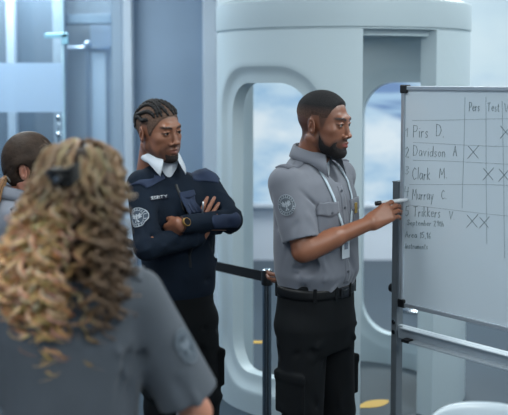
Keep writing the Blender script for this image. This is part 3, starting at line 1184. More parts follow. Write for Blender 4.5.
    # ---- sweater
    so = [U(loft([(h - .045, 0, 0, .150, .115), (h - .02, 0, 0, .158, .124), (h + .08, .003, 0, .164, .130), (h + .22, .012, 0, .172, .130),
                  (h + .34, .020, -.005, .176, .124), (h + .41, .022, -.012, .165, .108), (h + .46, .035, -.025, .125, .088),
                  (h + .505, .060, -.035, .084, .074), (h + .55, .068, -.035, .068, .064)], 2.3))]
    for sh, el, wr, ce in ((shR, elR, wrR, 1.0), (shL, elL, wrL, .90)):
        so.append(U(rc(sh + Vector((0, 0, -.005)), el, .066, .052), .04))
        w2 = el.lerp(wr, ce)
        so.append(U(rc(el, w2, .052, .037), .02))
        so.append(U(rc(el.lerp(w2, .9), w2, .038, .037), .006))
    so.append(S(rc((.070, -.030, h + .53), (.070, -.02, h + .65), .058, .075), .004))
    so.append(S(ell((.072, .05, h + .525), (.026, .04, .045)), .01))
    so += creases(5, [(elL, (.9, .3, .2), .05, 12, .10, .009, .007), (elR, (-.9, .3, .2), .05, 12, .10, .009, .007),
                      (shR.lerp(elR, .5), (.2, .4, -1), .05, 8, .12, .010, .006), (shL.lerp(elL, .5), (-.4, .4, -1), .05, 8, .10, .010, .006),
                      ((.05, .12, h + .34), (.2, 0, -1), .08, 10, .15, .012, .006), ((0, .12, h + .06), (1, 0, .2), .10, 12, .14, .012, .007),
                      ((-.13, .0, h + .1), (.2, .3, 1), .08, 10, .14, .012, .007)])
    V, F = sdf_mesh(so, .004)
    V = smooth_mesh(V, F, 1, .5)
    mesh_np('sweater', V, F, NAVY, root)
    T = bvh(V, F)
    collar('collar', root, (.078, -.026, h + .610), .064, .068, mat('white_collar_cloth', (205, 212, 220), rough=.85), drop=.045, leaf=.034, point=.040, gap=25, flare=.020, tilt=.018)
    Vt, Ft = sdf_mesh([U(cut(rc((.055, -.035, h + .43), (.070, -.018, h + .575), .080, .058), (0, .0, h + .545), (0, -.30, 1)))], .004)
    mesh_np('undershirt', Vt, Ft, MATS['white_collar_cloth'], root)
    Z = Vector((0, 0, 1))
    # shoulder panels, chest pocket
    for s in (-1, 1):
        MB().add(patch(T, (.022 + s * .125, -.01, h + .46), (0, 1, 0), (s, 0, -.5), .15, .11, .0055, 20, 14)).build('shoulder_panel', NAVY2, root)
    po = MB().add(patch(T, L(196, 198, 3.75), (1, .35, 0), Z, .085, .115, .004, 10, 10)).build('chest_pocket', NAVY2, root)
    MB().add(patch(T, L(196, 187, 3.75), (1, .35, 0), Z, .092, .045, .008, 12, 6,
                   lambda a, b: (a, b if b > 0 else b * (1 + .5 * (1 - min(1, abs(a) * 2)))))).build('pocket_flap', NAVY2, po)
    c1 = elL.lerp(wrL, .30)
    up = Vector((0, 0, 1)); fx = (wrL - elL).normalized()
    out = (Mi.to_3x3() @ Vector((.2, -1, .2))).normalized()
    MB().add(patch(T, elL.lerp(wrL, .12) + out * .06, fx, up, .15, .075, .003, 14, 10, lambda a, b: (a * (1 - .5 * abs(b) ** 2 * 4 * .4), b))).build('elbow_patch', NAVY2, root)
    # zip and pen
    MB().add(ribbon(T, [(.055, .10, h + .47), (.045, .14, h + .38), (.03, .16, h + .25), (.02, .16, h + .1)], .012, .002)).build('zip', mat('zip_black', (14, 17, 22), rough=.5), root)
    pn = snap(T, L(203, 198, 3.75), .012)
    MB().add(tube([pn + Vector((0, 0, .035)), pn + Vector((0, 0, .02)), pn + Vector((.004, 0, -.035))], [.004, .0045, .0035], 8)).build('pen', mat('pen_silver', (175, 180, 186), rough=.3, metal=.8), root)
    # name strip with the word SECURITY
    cc = L(160.5, 196, 3.72); ux = Vector((-1, -.15, .02)); 
    st = MB().add(patch(T, cc, ux, Z, .088, .022, .0035, 16, 4)).build('name_strip', mat('strip_navy', (22, 30, 46), rough=.9), root)
    ps, w = strokes('SECURITY', .0155, gap=.16)
    k = MB()
    for s_ in ps:
        s2_ = []
        for (a0, b0), (a1, b1) in zip(s_, s_[1:]):
            s2_ += [(a0 + (a1 - a0) * q / 4, b0 + (b1 - b0) * q / 4) for q in range(4)]
        s2_.append(s_[-1])
        pts = [snap(T, cc + ux.normalized() * (a - w / 2) + Z * (b - .007), .0078) for a, b in s2_]
        k.add(tube(pts, .0010, 5))
    tag(k.build('lettering', mat('thread_white', (205, 210, 216), rough=.9), st), 'pale embroidered word SECURITY')
    # sleeve patch
    d = (elR - shR).normalized()
    out = Mi.to_3x3() @ (P(139.5, 217, 3.5) - P(139.5, 217, 3.8)); out = (out - d * out.dot(d)).normalized()
    pc = L(137.5, 218, 3.66)
    u = d.cross(out).normalized()
    emblem(T, pc, u if u.cross(-d).dot(out) > 0 else -u, -d, .044, mat('patch_navy_grey', (62, 74, 88), rough=.9),
           mat('patch_thread_pale', (160, 168, 176), rough=.9), root, label='round silver embroidered patch')
    # watch on the left wrist
    dd = (wrL - elL).normalized()
    wc = elL.lerp(wrL, .985)
    o2 = (Mi.to_3x3() @ Vector((0, -1, .35))); o2 = (o2 - dd * o2.dot(dd)).normalized()
    v2 = dd.cross(o2)
    V = []; F = []
    for k_, (w_, r_) in enumerate(((-.010, .0285), (-.010, .0325), (.010, .0325), (.010, .0285))):
        for i in range(32):
            a = 2 * PI * i / 32
            V.append(wc + dd * w_ + (o2 * math.cos(a) + v2 * math.sin(a)) * r_)
    for k_ in range(4):
        for i in range(32):
            j = (i + 1) % 32; k2 = (k_ + 1) % 4
            F.append((k_ * 32 + i, k_ * 32 + j, k2 * 32 + j, k2 * 32 + i))
    wt = mesh_np('wristwatch', V, F, mat('strap_brown', (70, 42, 28), rough=.5), root)
    bm = bmesh.new(); add_cyl(bm, wc + o2 * .029, wc + o2 * .040, .0195, .018, 28)
    bm_obj('watch_case', bm, mat('watch_gold', (190, 150, 90), rough=.3, metal=.9), wt, smooth=False, bevel=.001)
    bm = bmesh.new(); add_cyl(bm, wc + o2 * .0395, wc + o2 * .0412, .0150, seg=28)
    bm_obj('watch_dial', bm, mat('dial_dark', (24, 22, 24), rough=.15), wt)
    # trousers
    to, an = trouser_ops(h, .150, .118, .90, .01, seed=41)
    V, F = sdf_mesh(to, .006)
    V = smooth_mesh(V, F, 1, .4)
    mesh_np('trousers', V, F, TROU, root)
    T2 = bvh(V, F)
    MB().add(ring_strip(T2, (0, 0), h - .03, h + .005, .005)).build('belt', LEATH, root)
    boots(root, an, LEATH)
    return root


man_b()
# ------------------------------------------------------------------ women seen from behind
def curly_hair(parent, cx, cy, cz, seed=3, n=760):
    """ringlets over an envelope around the head at (cx, cy, cz), person space, back = -Y"""
    r = random.Random(seed)
    env = [(.150, .012, .012), (.138, .060, .070), (.120, .088, .105), (.080, .100, .128), (.03, .108, .138), (-.03, .122, .140), (-.09, .140, .142),
           (-.15, .150, .140), (-.21, .148, .130), (-.26, .128, .115), (-.31, .104, .100), (-.36, .088, .092), (-.44, .060, .080)]
    ez = [e[0] for e in env][::-1]; ex = [e[1] for e in env][::-1]; ey = [e[2] for e in env][::-1]
    cols = [(232, 192, 138), (216, 170, 114), (246, 214, 166), (190, 146, 100), (160, 120, 82), (222, 172, 112), (206, 154, 98)]
    mb = MB()
    for k in range(n // 5):
        ph = r.uniform(-PI, PI)                       # 0 = back (-Y)
        front = abs(ph) > R(118)
        layer = r.uniform(.82, 1.0) if r.random() < .78 else r.uniform(.60, .82)
        t0 = r.uniform(.085, .150) if r.random() < .5 else r.uniform(-.05, .11)
        if front: t0 = max(t0, r.uniform(.075, .145))
        zend = r.uniform(-.46, -.24) if not front else r.uniform(.05, .07)
        if ph > R(25) and not front: zend = r.uniform(-.43, -.20)
        if abs(ph) > R(92) and not front: zend = r.uniform(-.16, -.05)
        if ph > R(66): zend = max(zend, .012)
        steps = int(18 + (t0 - zend) * 190)
        phase = r.uniform(0, 2 * PI); turn = r.uniform(.40, .66) * r.choice((-1, 1)); amp = r.uniform(.006, .0145)
        drift = r.uniform(-.22, .22); w1 = r.uniform(0, 6); wa = r.uniform(.05, .13)
        cc = cols[r.randrange(len(cols))]
        inner = layer < .82
        for m_ in range(6):
            ox, oy, oz = (r.gauss(0, .0024) for _ in range(3))
            ph2 = phase + r.gauss(0, .16); rad0 = r.uniform(.0013, .0028); am2 = amp * r.uniform(.85, 1.15)
            c = tuple(min(255, v * r.uniform(.88, 1.12)) for v in cc)
            if m_ == 5:                                # a stray hair leaving the lock
                am2 *= 1.7; rad0 *= .7; ox *= 3; oy *= 3
            pts = []; rr = []
            for i in range(steps):
                t = i / (steps - 1)
                zz = t0 + (zend - t0) * t
                g = min(1, max(0, (.10 - zz) / .12))
                a = ph + drift * t + wa * math.sin(w1 + t * 5) * g
                rx = np.interp(zz, ez, ex) * layer; ry = np.interp(zz, ez, ey) * layer
                A = am2 * (.22 + .9 * g)
                ra = Vector((math.sin(a), -math.cos(a), 0)); ta = Vector((math.cos(a), math.sin(a), 0))
                sk = (-.042 if ra.x < .2 else -.012) * min(1, max(0, (.10 - zz) / .22))
                p = Vector((cx + ra.x * rx + sk + ox, cy + ra.y * ry + oy, cz + zz + oz)) + ra * math.cos(ph2 + i * turn) * A \
                    + ta * math.sin(ph2 + i * turn) * A + Vector((0, 0, .3 * A * math.sin(ph2 * 2 + i * turn * .5)))
                pts.append(p); rr.append(rad0 * (1 - .6 * max(0, t - .7) / .3))
            V, F = tube(pts, rr, 4)
            cl = lin(c); C = []
            dk = lin((84, 64, 48)); ash = lin((132, 111, 88))
            for i in range(steps):
                t = i / (steps - 1); zz = pts[i].z - cz
                low = min(1, max(0, (.09 - zz) / .15))                 # lengths are lighter than the crown
                gold = min(1, max(0, .56 + (cx - .012 - pts[i].x) / .11))   # warm backlight painted as gold on the left, darker on the right
                m = low * gold * (.4 if inner else 1)  # inner locks coloured darker as painted shade between the curls
                m = max(m, .25 * (1 - low))
                bs = [ash[j] * (1 - low) + dk[j] * low * (.65 if inner else 1.2) + (ash[j] * .25 * low) for j in range(3)]
                C += [tuple(bs[j] * (1 - m) + cl[j] * m for j in range(3))] * 4
            mb.add((V, F), C)
    return mb


def woman_c():
    root = empty('person', 'woman with long curly blond hair seen from behind in a grey uniform shirt', 'person', (P(70, 300, 2.1).x, 2.1, 0), R(4))
    Mr = Matrix.Translation(root.location) @ Matrix.Rotation(R(4), 4, 'Z')
    Mi = Mr.inverted()
    L = lambda a, b, d: Mi @ P(a, b, d)
    h = .98
    skin = (196, 140, 116)
    shR = L(138, 292, 2.12); elR = L(196, 412, 2.16); wrR = elR + Vector((-.03, .20, -.12))
    shL = Vector((-shR.x, shR.y, shR.z)); elL = Vector((-.235, -.02, 1.10)); wrL = Vector((-.20, .17, .98))
    hs = .96
    hc = L(84, 202, 2.10)
    Mh = Matrix.Translation(hc) @ Matrix.Rotation(R(-14), 4, 'Z') @ Matrix.Scale(hs, 4)
    ho = head_ops(fem=1, jaw=.93, lips=1.1)
    neck_ops(ho, bot=(-.01, -.040, -.21), r0=.045, r1=.050)
    V, F = sdf_mesh(ho, .0035)
    C = face_paint(V, skin_colors(V, skin), brow=(90, 66, 48), lip=(180, 96, 90))
    Vh = xf(V, Mh)
    V2, F2 = sdf_mesh(inner_body(h, 1.40, .16), .012)
    V3, F3 = sdf_mesh(arm_ops(shR, elR, wrR, .88) + hand_ops(frame(wrR, (-.1, 1, -.3), (-.3, 0, -1)), 'R', [(-4, 20, 20, 10)] + [(0, 22, 22, 12)] * 2 + [(5, 24, 24, 12)], s=.9), .0045)
    V4, F4 = sdf_mesh(arm_ops(shL, elL, wrL, .88) + hand_ops(frame(wrL, (.3, 1, -.2), (.3, 0, -1)), 'L', [(-4, 20, 20, 10)] + [(0, 22, 22, 12)] * 2 + [(5, 24, 24, 12)], s=.9), .0045)
    VV, FF = join([(Vh, F), (V2, F2), (V3, F3), (V4, F4)])
    CC = np.concatenate([C, skin_colors(V2, skin), skin_colors(V3, (190, 132, 108)), skin_colors(V4, skin)])
    mesh_np('body', VV, FF, SKIN('fair'), root, CC)
    eyes(root, Mh, hs, iris=(80, 100, 110))
    # shirt
    ncx = hc.x * .8
    so = [U(loft([(h - .04, 0, 0, .170, .130), (h + .08, 0, 0, .158, .118), (h + .2, 0, 0, .165, .118), (h + .30, 0, -.005, .172, .115),
                  (h + .38, 0, -.012, .168, .100), (h + .425, ncx * .3, -.02, .140, .088), (h + .455, ncx * .8, -.028, .085, .070), (h + .48, ncx, -.03, .058, .056)], 2.4))]
    for sh, el, hem in ((shR, elR, .86), (shL, elL, .8)):
        d = (el - sh).normalized(); hp = sh.lerp(el, hem)
        so.append(U(cut(rc(sh + Vector((0, 0, -.005)), el, .062, .080), hp, d), .035))
    for sh, el, hem in ((shR, elR, .86), (shL, elL, .8)):
        so.append(S(rc(sh.lerp(el, hem - .12), el + (el - sh) * .2, .050, .074), .004))
    so.append(S(rc((ncx, -.03, h + .46), (ncx, -.02, h + .56), .048, .06), .004))
    so += creases(8, [(shR + Vector((-.03, -.07, -.12)), (.3, 0, -1), .04, 7, .16, .012, .007), (shR.lerp(elR, .7) + Vector((0, -.06, 0)), (.5, 0, -.9), .05, 7, .12, .012, .006),
                      ((-.05, -.13, h + .15), (.1, 0, 1), .10, 12, .22, .013, .006), ((.08, -.12, h + .1), (.3, 0, 1), .06, 8, .2, .012, .006)])
    # back pleats
    for px in (-.115, -.035, .045):
        so.append(CR((px, -.13, h + .02), (px * 1.05, -.13, h + .29), .0045, .006))
    so.append(CR((-.15, -.13, h + .315), (.16, -.11, h + .330), .0045, .004))
    V, F = sdf_mesh(so, .0042)
    V = smooth_mesh(V, F, 1, .5)
    mesh_np('shirt', V, F, mat('slate_shirt_cloth', (80, 86, 94), rough=.85, bump=(260, .25, .0008), noise=(12, .05), sheen=.15), root)
    T = bvh(V, F)
    collar('collar', root, (ncx, -.025, h + .515), .054, .058, MATS['slate_shirt_cloth'], drop=.03, leaf=.036, point=.03, gap=20, flare=.02)
    for s in (-1, 1):
        MB().add(patch(T, (s * .115, -.01, h + .44), (0, 1, 0), (s, 0, -.4), .042, .11, .006, 5, 10)).build('epaulette', MATS['slate_shirt_cloth'], root)
    d = (elR - shR).normalized()
    pc = L(192, 345, 2.08)
    out = (Vector((1, -.42, .3))); out = (out - d * out.dot(d)).normalized()
    u = d.cross(out).normalized()
    emblem(T, pc, u if u.cross(-d).dot(out) > 0 else -u, -d, .044, mat('patch_slate', (70, 80, 90), rough=.9), mat('patch_slate_thread', (122, 132, 142), rough=.9), root,
           label='round grey embroidered patch')
    # hair
    hb = [U(ell(hc + Vector((0, -.020, .036)), (.094, .110, .094))), U(ell(hc + Vector((-.012, -.060, -.06)), (.074, .058, .14)), .04),
          S(ell(hc + Vector((.02, .14, -.045)), (.085, .115, .125)), .02)]
    Vb, Fb = sdf_mesh(hb, .006)
    hair = mesh_np('hair', Vb, Fb, mat('hair_roots', (66, 50, 38), rough=.7, bump=(120, .8, .004), noise=(60, .35, (1, 1, .2))), root)  # root brown, deepened as painted shade beneath the curls
    tag(hair, 'darker hair at the roots')
    mb = curly_hair(root, hc.x - .005, hc.y - .018, hc.z)
    cu = mb.build('curl', mat('curl_blond', (200, 160, 110), rough=.45, attr='Col', spec=.5), hair)
    tag(cu, 'long golden ringlets', kind='stuff')
    # loose curls over the right shoulder
    r = random.Random(12); mb = MB()
    for k in range(20):
        x0 = r.uniform(.05, .085)
        pts = []; ph = r.uniform(0, 6); am = r.uniform(.007, .012)
        ln = r.uniform(.10, .17)
        for i in range(30):
            t = i / 29
            pts.append(hc + Vector((x0 + .035 * t ** .7, .0 + r.uniform(-.001, .001) - .03 * t, -.055 - ln * t)) + Vector((math.cos(ph + i * .55), math.sin(ph + i * .55), 0)) * am)
        c = lin(r.choice([(62, 50, 42), (78, 60, 46), (120, 90, 60), (52, 42, 38)]))
        mb.add(tube(pts, [r.uniform(.002, .0034)] * 30, 5), c)
    tag(mb.build('side_curl', MATS['curl_blond'], hair), 'dark brown curls at the right side', kind='stuff')
    # hair clip
    cp = L(64, 182, 1.94)
    mc = mat('clip_black', (10, 11, 13), rough=.4, spec=.3)
    mb = MB()
    for k in range(3):
        mb.add(tube([cp + Vector((-.036 + .006 * k, .0, .020 - .012 * k)), cp + Vector((-.018 + .004 * k, -.018, .026 - .012 * k)), cp + Vector((.012, -.020, .024 - .014 * k)), cp + Vector((.034, -.006, .040 - .012 * k))],
                    [.006, .009, .009, .006], 10))
    cl = mb.build('hair_clip', mc, root)
    bm = bmesh.new(); add_cyl(bm, cp + Vector((-.012, -.030, .006)), cp + Vector((-.006, -.034, .014)), .006, seg=12)
    bm_obj('clip_spring', bm, METAL, cl)
    # trousers
    to, an = trouser_ops(h, .165, .125, .95, .0, seed=61)
    V, F = sdf_mesh(to, .008)
    mesh_np('trousers', V, F, TROU, root)
    T2 = bvh(V, F)
    MB().add(ring_strip(T2, (0, 0), h - .03, h + .008, .010)).build('belt', LEATH, root)
    boots(root, an, LEATH)


def woman_d():
    rz = R(-72)
    root = empty('person', 'woman with smooth brown ponytail and grey shirt behind the curly haired woman', 'person', (P(24, 250, 3.4).x, 3.4, 0), rz)
    Mr = Matrix.Translation(root.location) @ Matrix.Rotation(rz, 4, 'Z')
    Mi = Mr.inverted()
    L = lambda a, b, d: Mi @ P(a, b, d)
    h = .97
    skin = (190, 130, 108)
    shR = Vector((.16, -.01, 1.375)); shL = Vector((-.16, -.01, 1.375))
    elR = Vector((.20, .0, 1.10)); elL = Vector((-.20, .0, 1.10))
    wrR = Vector((.15, .20, 1.02)); wrL = Vector((-.15, .20, 1.02))
    hs = .93
    hc = L(32, 168, 3.4)
    Mh = Matrix.Translation(hc) @ Matrix.Rotation(R(-20), 4, 'Z') @ Matrix.Rotation(R(-4), 4, 'X') @ Matrix.Scale(hs, 4)
    ho = head_ops(fem=1, jaw=.93, lips=1.1)
    neck_ops(ho, bot=(0, -.050, -.20), r0=.045, r1=.050)
    V, F = sdf_mesh(ho, .003)
    C = face_paint(V, skin_colors(V, skin), brow=(70, 50, 38), lip=(178, 94, 90))
    Vh = xf(V, Mh)
    V2, F2 = sdf_mesh(inner_body(h, 1.39, .155), .012)
    fin = [(-4, 20, 20, 10), (0, 22, 22, 12), (2, 22, 22, 12), (5, 24, 24, 12)]
    V3, F3 = sdf_mesh(arm_ops(shR, elR, wrR, .86) + hand_ops(frame(wrR, (-.5, 1, .1), (-1, -.4, -.2)), 'R', fin, s=.9), .0045)
    V4, F4 = sdf_mesh(arm_ops(shL, elL, wrL, .86) + hand_ops(frame(wrL, (.5, 1, .1), (1, -.4, -.2)), 'L', fin, s=.9), .0045)
    VV, FF = join([(Vh, F), (V2, F2), (V3, F3), (V4, F4)])
    CC = np.concatenate([C, skin_colors(V2, skin), skin_colors(V3, skin), skin_colors(V4, skin)])
    mesh_np('body', VV, FF, SKIN('rosy'), root, CC)
    eyes(root, Mh, hs, iris=(70, 80, 70))
    HM = mat('brown_hair', (54, 42, 34), rough=.6, bump=(90, .6, .003), noise=(50, .3, (.5, .5, 1)), spec=.2)
    I = Mh
    def hp(v): return I @ Vector(v)
    ho = [U(ell(hp((0, -.016, .036)), (.083, .102, .106))),
          U(ell(hp((0, -.060, -.020)), (.064, .044, .058)), .03),
          U(rc(hp((.055, .030, .045)), hp((.070, -.030, .020)), .026, .022), .02), U(rc(hp((-.055, .030, .045)), hp((-.070, -.030, .020)), .026, .022), .02)]
    ho.append(S(ell(hp((0, .120, -.015)), (.092, .078, .088)), .012))
    for s in (-1, 1):
        ho.append(S(ell(hp((s * .088, -.010, -.016)), (.032, .028, .034)), .006))
    ho.append(S(rc(hp((.012, .085, .108)), hp((.012, -.03, .132)), .004, .003), .01))
    for k in range(26):
        s = -1 if k % 2 else 1
        a = hp((s * (.012 + .004 * (k // 2)), .07 - .004 * (k // 2), .118 - .004 * (k // 2)))
        b = hp((s * .088, -.015 - .003 * k, .035 - .002 * k)); c = hp((s * .02, -.095, -.045))
        ho += [CR(a, b, .004, .0022), CR(b, c, .004, .0022)]
    V, F = sdf_mesh(ho, .0035)
    V = smooth_mesh(V, F, 1, .4)
    hair = mesh_np('hair', V, F, HM, root)
    rs = random.Random(31); mb = MB()
    hcen = Vector((0, -.016, .036)); hrad = Vector((.0835, .1025, .1065))
    for k in range(520):
        s = -1 if k % 2 else 1
        yy = rs.uniform(-.35, .78)
        d0 = Vector((s * rs.uniform(.0, .05) + .08, yy, math.sqrt(max(.05, 1 - yy * yy)))).normalized()
        d1 = Vector((s * rs.uniform(.25, .60) + .1, -.80, -.62 + rs.uniform(-.1, .12))).normalized()
        dm = Vector((s * .95, rs.uniform(-.75, .35) if yy > 0 else rs.uniform(-.9, -.1), rs.uniform(.12, .45))).normalized()
        pts = []
        for i in range(16):
            t = i / 15
            dd = (d0 * (1 - t) ** 2 + dm * 2.2 * t * (1 - t) + d1 * t * t).normalized()
            pts.append(hp(hcen + Vector((dd.x * hrad.x, dd.y * hrad.y, dd.z * hrad.z)) * rs.uniform(1.0, 1.006)))
        if min((Mh.inverted() @ q - Vector((s * .080, -.012, -.012))).length for q in pts) < .030: continue
        mb.add(tube(pts, rs.uniform(.0010, .0019), 4), lin(rs.choice([(62, 48, 38), (84, 66, 52), (48, 37, 30), (74, 58, 46)])))
    tag(mb.build('strand', mat('strand_brown', (70, 54, 42), rough=.5, attr='Col', spec=.3), hair), None, kind='stuff')
    tie = hp((.046, -.076, -.040))
    bm = bmesh.new(); add_cyl(bm, tie + Vector((0, .012, .004)), tie + Vector((0, -.008, -.006)), .019, .018, 16)
    bm_obj('hair_tie', bm, mat('tie_grey', (120, 118, 112), rough=.8), hair, smooth=True, bevel=.003)
    r = random.Random(2); mb = MB()
    for k in range(90):
        a = r.uniform(0, 2 * PI); q = math.sqrt(r.random())
        pts = []
        for i in range(14):
            t = i / 13
            w = (.012 + .026 * math.sin(min(1, t * 1.3) * PI * .6)) * q
            pts.append(tie + Vector((math.cos(a) * w + .015 * t, -.010 - .075 * t ** .7 + math.sin(a) * w * .8, -.16 * t + .006)) + Vector((0, 0, 0)))
        c = lin(r.choice([(150, 110, 74), (176, 132, 88), (120, 88, 62), (196, 150, 100)]))
        mb.add(tube(pts, [.0032 * (1 - .6 * i / 13) for i in range(14)], 5), c)
    tag(mb.build('ponytail', mat('ponytail_hair', (160, 120, 80), rough=.5, attr='Col'), hair), 'light golden brown ponytail', kind=None)
    ncx = 0
    so = [U(loft([(h - .04, 0, 0, .160, .125), (h + .08, 0, 0, .150, .112), (h + .2, 0, 0, .158, .118), (h + .30, 0, 0, .165, .122),
                  (h + .38, 0, -.012, .162, .100), (h + .425, 0, -.02, .130, .085), (h + .455, 0, -.028, .080, .068), (h + .48, 0, -.03, .056, .056)], 2.4))]
    for sh, el in ((shR, elR), (shL, elL)):
        d = (el - sh).normalized(); q = sh.lerp(el, .8)
        so.append(U(cut(rc(sh + Vector((0, 0, -.005)), el, .060, .066), q, d), .035))
        so.append(S(rc(sh.lerp(el, .68), el + (el - sh) * .2, .048, .060), .004))
    so.append(S(rc((0, -.03, h + .46), (0, -.02, h + .56), .048, .06), .004))
    so += creases(18, [((0, -.12, h + .15), (.1, 0, 1), .1, 12, .2, .012, .006), (shR + Vector((0, 0, -.1)), (.2, .2, -1), .05, 7, .14, .011, .006)])
    V, F = sdf_mesh(so, .005)
    V = smooth_mesh(V, F, 1, .5)
    mesh_np('shirt', V, F, mat('pale_grey_shirt_cloth', (120, 124, 134), rough=.85, bump=(260, .25, .0008), noise=(12, .05)), root)
    T = bvh(V, F)
    collar('collar', root, (0, -.025, h + .515), .053, .057, MATS['pale_grey_shirt_cloth'], drop=.03, leaf=.038, point=.03, gap=20, flare=.02)
    for s in (-1, 1):
        ep = MB().add(patch(T, (s * .115, -.01, h + .44), (0, 1, 0), (s, 0, -.4), .042, .11, .006, 5, 10)).build('epaulette', MATS['pale_grey_shirt_cloth'], root)
        bm = bmesh.new(); p = snap(T, (s * .085, -.01, h + .46), .008); add_cyl(bm, p, p + Vector((0, 0, .003)), .006, seg=12)
        bm_obj('button', bm, MATS['button_grey'], ep)
    to, an = trouser_ops(h, .158, .120, .92, .0, seed=81)
    V, F = sdf_mesh(to, .008)
    mesh_np('trousers', V, F, TROU, root)
    T2 = bvh(V, F)
    MB().add(ring_strip(T2, (0, 0), h - .03, h + .008, .010)).build('belt', LEATH, root)
    boots(root, an, LEATH)


woman_c()
woman_d()
# ------------------------------------------------------------------ setting
def struct(name, bm, m, bevel=0.0, parent=None, smooth=False):
    o = bm_obj(name, bm, m, parent, smooth=smooth, bevel=bevel)
    if parent is None: o['kind'] = 'structure'
    return o


YF = 9.3
XL, XR = -3.6, 5.2
YB = -1.2
ZC = 3.25
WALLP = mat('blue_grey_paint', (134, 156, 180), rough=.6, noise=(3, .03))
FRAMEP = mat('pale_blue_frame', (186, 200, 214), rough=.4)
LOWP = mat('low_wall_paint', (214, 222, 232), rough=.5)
floor_m = mat('slate_floor', (48, 61, 72), rough=.42, spec=.35, noise=(2.2, .06), bump=(60, .05, .001))
bm = bmesh.new(); add_box(bm, ((XL + XR) / 2, (YB + YF) / 2, -.05), (XR - XL, YF - YB, .1)); struct('floor', bm, floor_m)
bm = bmesh.new(); add_box(bm, ((XL + XR) / 2, (YB + YF) / 2, ZC + .05), (XR - XL, YF - YB, .1)); struct('ceiling', bm, mat('ceiling_white', (200, 206, 212), rough=.9))
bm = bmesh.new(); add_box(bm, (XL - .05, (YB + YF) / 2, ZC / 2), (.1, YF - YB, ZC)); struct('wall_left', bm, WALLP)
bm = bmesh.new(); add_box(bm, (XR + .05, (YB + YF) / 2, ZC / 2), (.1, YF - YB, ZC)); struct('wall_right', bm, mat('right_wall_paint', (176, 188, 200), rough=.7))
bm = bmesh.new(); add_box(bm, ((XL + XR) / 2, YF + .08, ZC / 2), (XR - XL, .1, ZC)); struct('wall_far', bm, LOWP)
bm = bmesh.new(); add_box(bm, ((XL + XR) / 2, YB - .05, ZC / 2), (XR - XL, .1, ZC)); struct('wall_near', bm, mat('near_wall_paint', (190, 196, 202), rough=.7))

# backlit cloudscape on the far wall
m = bpy.data.materials.new('cloudscape_print'); m.use_nodes = True
nt = m.node_tree; nd = nt.nodes; lk = nt.links
b = nd['Principled BSDF']; b.inputs['Roughness'].default_value = .3
tc = nd.new('ShaderNodeTexCoord')
mp = nd.new('ShaderNodeMapping'); mp.inputs['Scale'].default_value = (.75, 1, 1.5); mp.inputs['Location'].default_value = (3.1, 0, .4)
lk.new(tc.outputs['Object'], mp.inputs['Vector'])
n1 = nd.new('ShaderNodeTexNoise'); n1.inputs['Scale'].default_value = 1.5; n1.inputs['Detail'].default_value = 7; n1.inputs['Roughness'].default_value = .55
lk.new(mp.outputs['Vector'], n1.inputs['Vector'])
cr = nd.new('ShaderNodeValToRGB')
cr.color_ramp.elements[0].position = .36; cr.color_ramp.elements[0].color = (*lin((120, 170, 212)), 1)
cr.color_ramp.elements[1].position = .62; cr.color_ramp.elements[1].color = (*lin((214, 230, 240)), 1)
e = cr.color_ramp.elements.new(.47); e.color = (*lin((172, 204, 228)), 1)
lk.new(n1.outputs['Fac'], cr.inputs['Fac'])
# paler, hazier sky towards the top
sx = nd.new('ShaderNodeSeparateXYZ'); lk.new(tc.outputs['Object'], sx.inputs[0])
mr = nd.new('ShaderNodeMapRange'); mr.inputs['From Min'].default_value = 1.70; mr.inputs['From Max'].default_value = 1.98
mr.inputs['To Max'].default_value = .85
lk.new(sx.outputs['Z'], mr.inputs['Value'])
mx = nd.new('ShaderNodeMix'); mx.data_type = 'RGBA'; mx.inputs['B'].default_value = (*lin((196, 222, 234)), 1)
lk.new(mr.outputs['Result'], mx.inputs['Factor']); lk.new(cr.outputs['Color'], mx.inputs['A'])
# a long deep blue aircraft wing with pale streaks
mp2 = nd.new('ShaderNodeMapping'); mp2.inputs['Rotation'].default_value = (0, R(24), 0); mp2.inputs['Scale'].default_value = (.5, 1, 5)
lk.new(tc.outputs['Object'], mp2.inputs['Vector'])
n2 = nd.new('ShaderNodeTexNoise'); n2.inputs['Scale'].default_value = 1.6; n2.inputs['Detail'].default_value = 2
lk.new(mp2.outputs['Vector'], n2.inputs['Vector'])
c2 = nd.new('ShaderNodeValToRGB')
c2.color_ramp.elements[0].position = .46; c2.color_ramp.elements[0].color = (*lin((78, 122, 178)), 1)
c2.color_ramp.elements[1].position = .56; c2.color_ramp.elements[1].color = (*lin((150, 190, 222)), 1)
lk.new(n2.outputs['Fac'], c2.inputs['Fac'])
band = nd.new('ShaderNodeMath'); band.operation = 'MULTIPLY_ADD'; band.inputs[1].default_value = -.45; band.inputs[2].default_value = 2.36
lk.new(sx.outputs['X'], band.inputs[0])
df = nd.new('ShaderNodeMath'); df.operation = 'SUBTRACT'; lk.new(sx.outputs['Z'], df.inputs[0]); lk.new(band.outputs[0], df.inputs[1])
ab = nd.new('ShaderNodeMath'); ab.operation = 'ABSOLUTE'; lk.new(df.outputs[0], ab.inputs[0])
m3 = nd.new('ShaderNodeMapRange'); m3.inputs['From Min'].default_value = .16; m3.inputs['From Max'].default_value = .24
m3.inputs['To Min'].default_value = 1; m3.inputs['To Max'].default_value = 0
lk.new(ab.outputs[0], m3.inputs['Value'])
xr_ = nd.new('ShaderNodeMapRange'); xr_.inputs['From Min'].default_value = .95; xr_.inputs['From Max'].default_value = 1.1
lk.new(sx.outputs['X'], xr_.inputs['Value'])
xm = nd.new('ShaderNodeMath'); xm.operation = 'MULTIPLY'; lk.new(m3.outputs[0], xm.inputs[0]); lk.new(xr_.outputs[0], xm.inputs[1])
xe = nd.new('ShaderNodeMapRange'); xe.inputs['From Min'].default_value = 2.0; xe.inputs['From Max'].default_value = 1.8
lk.new(sx.outputs['X'], xe.inputs['Value'])
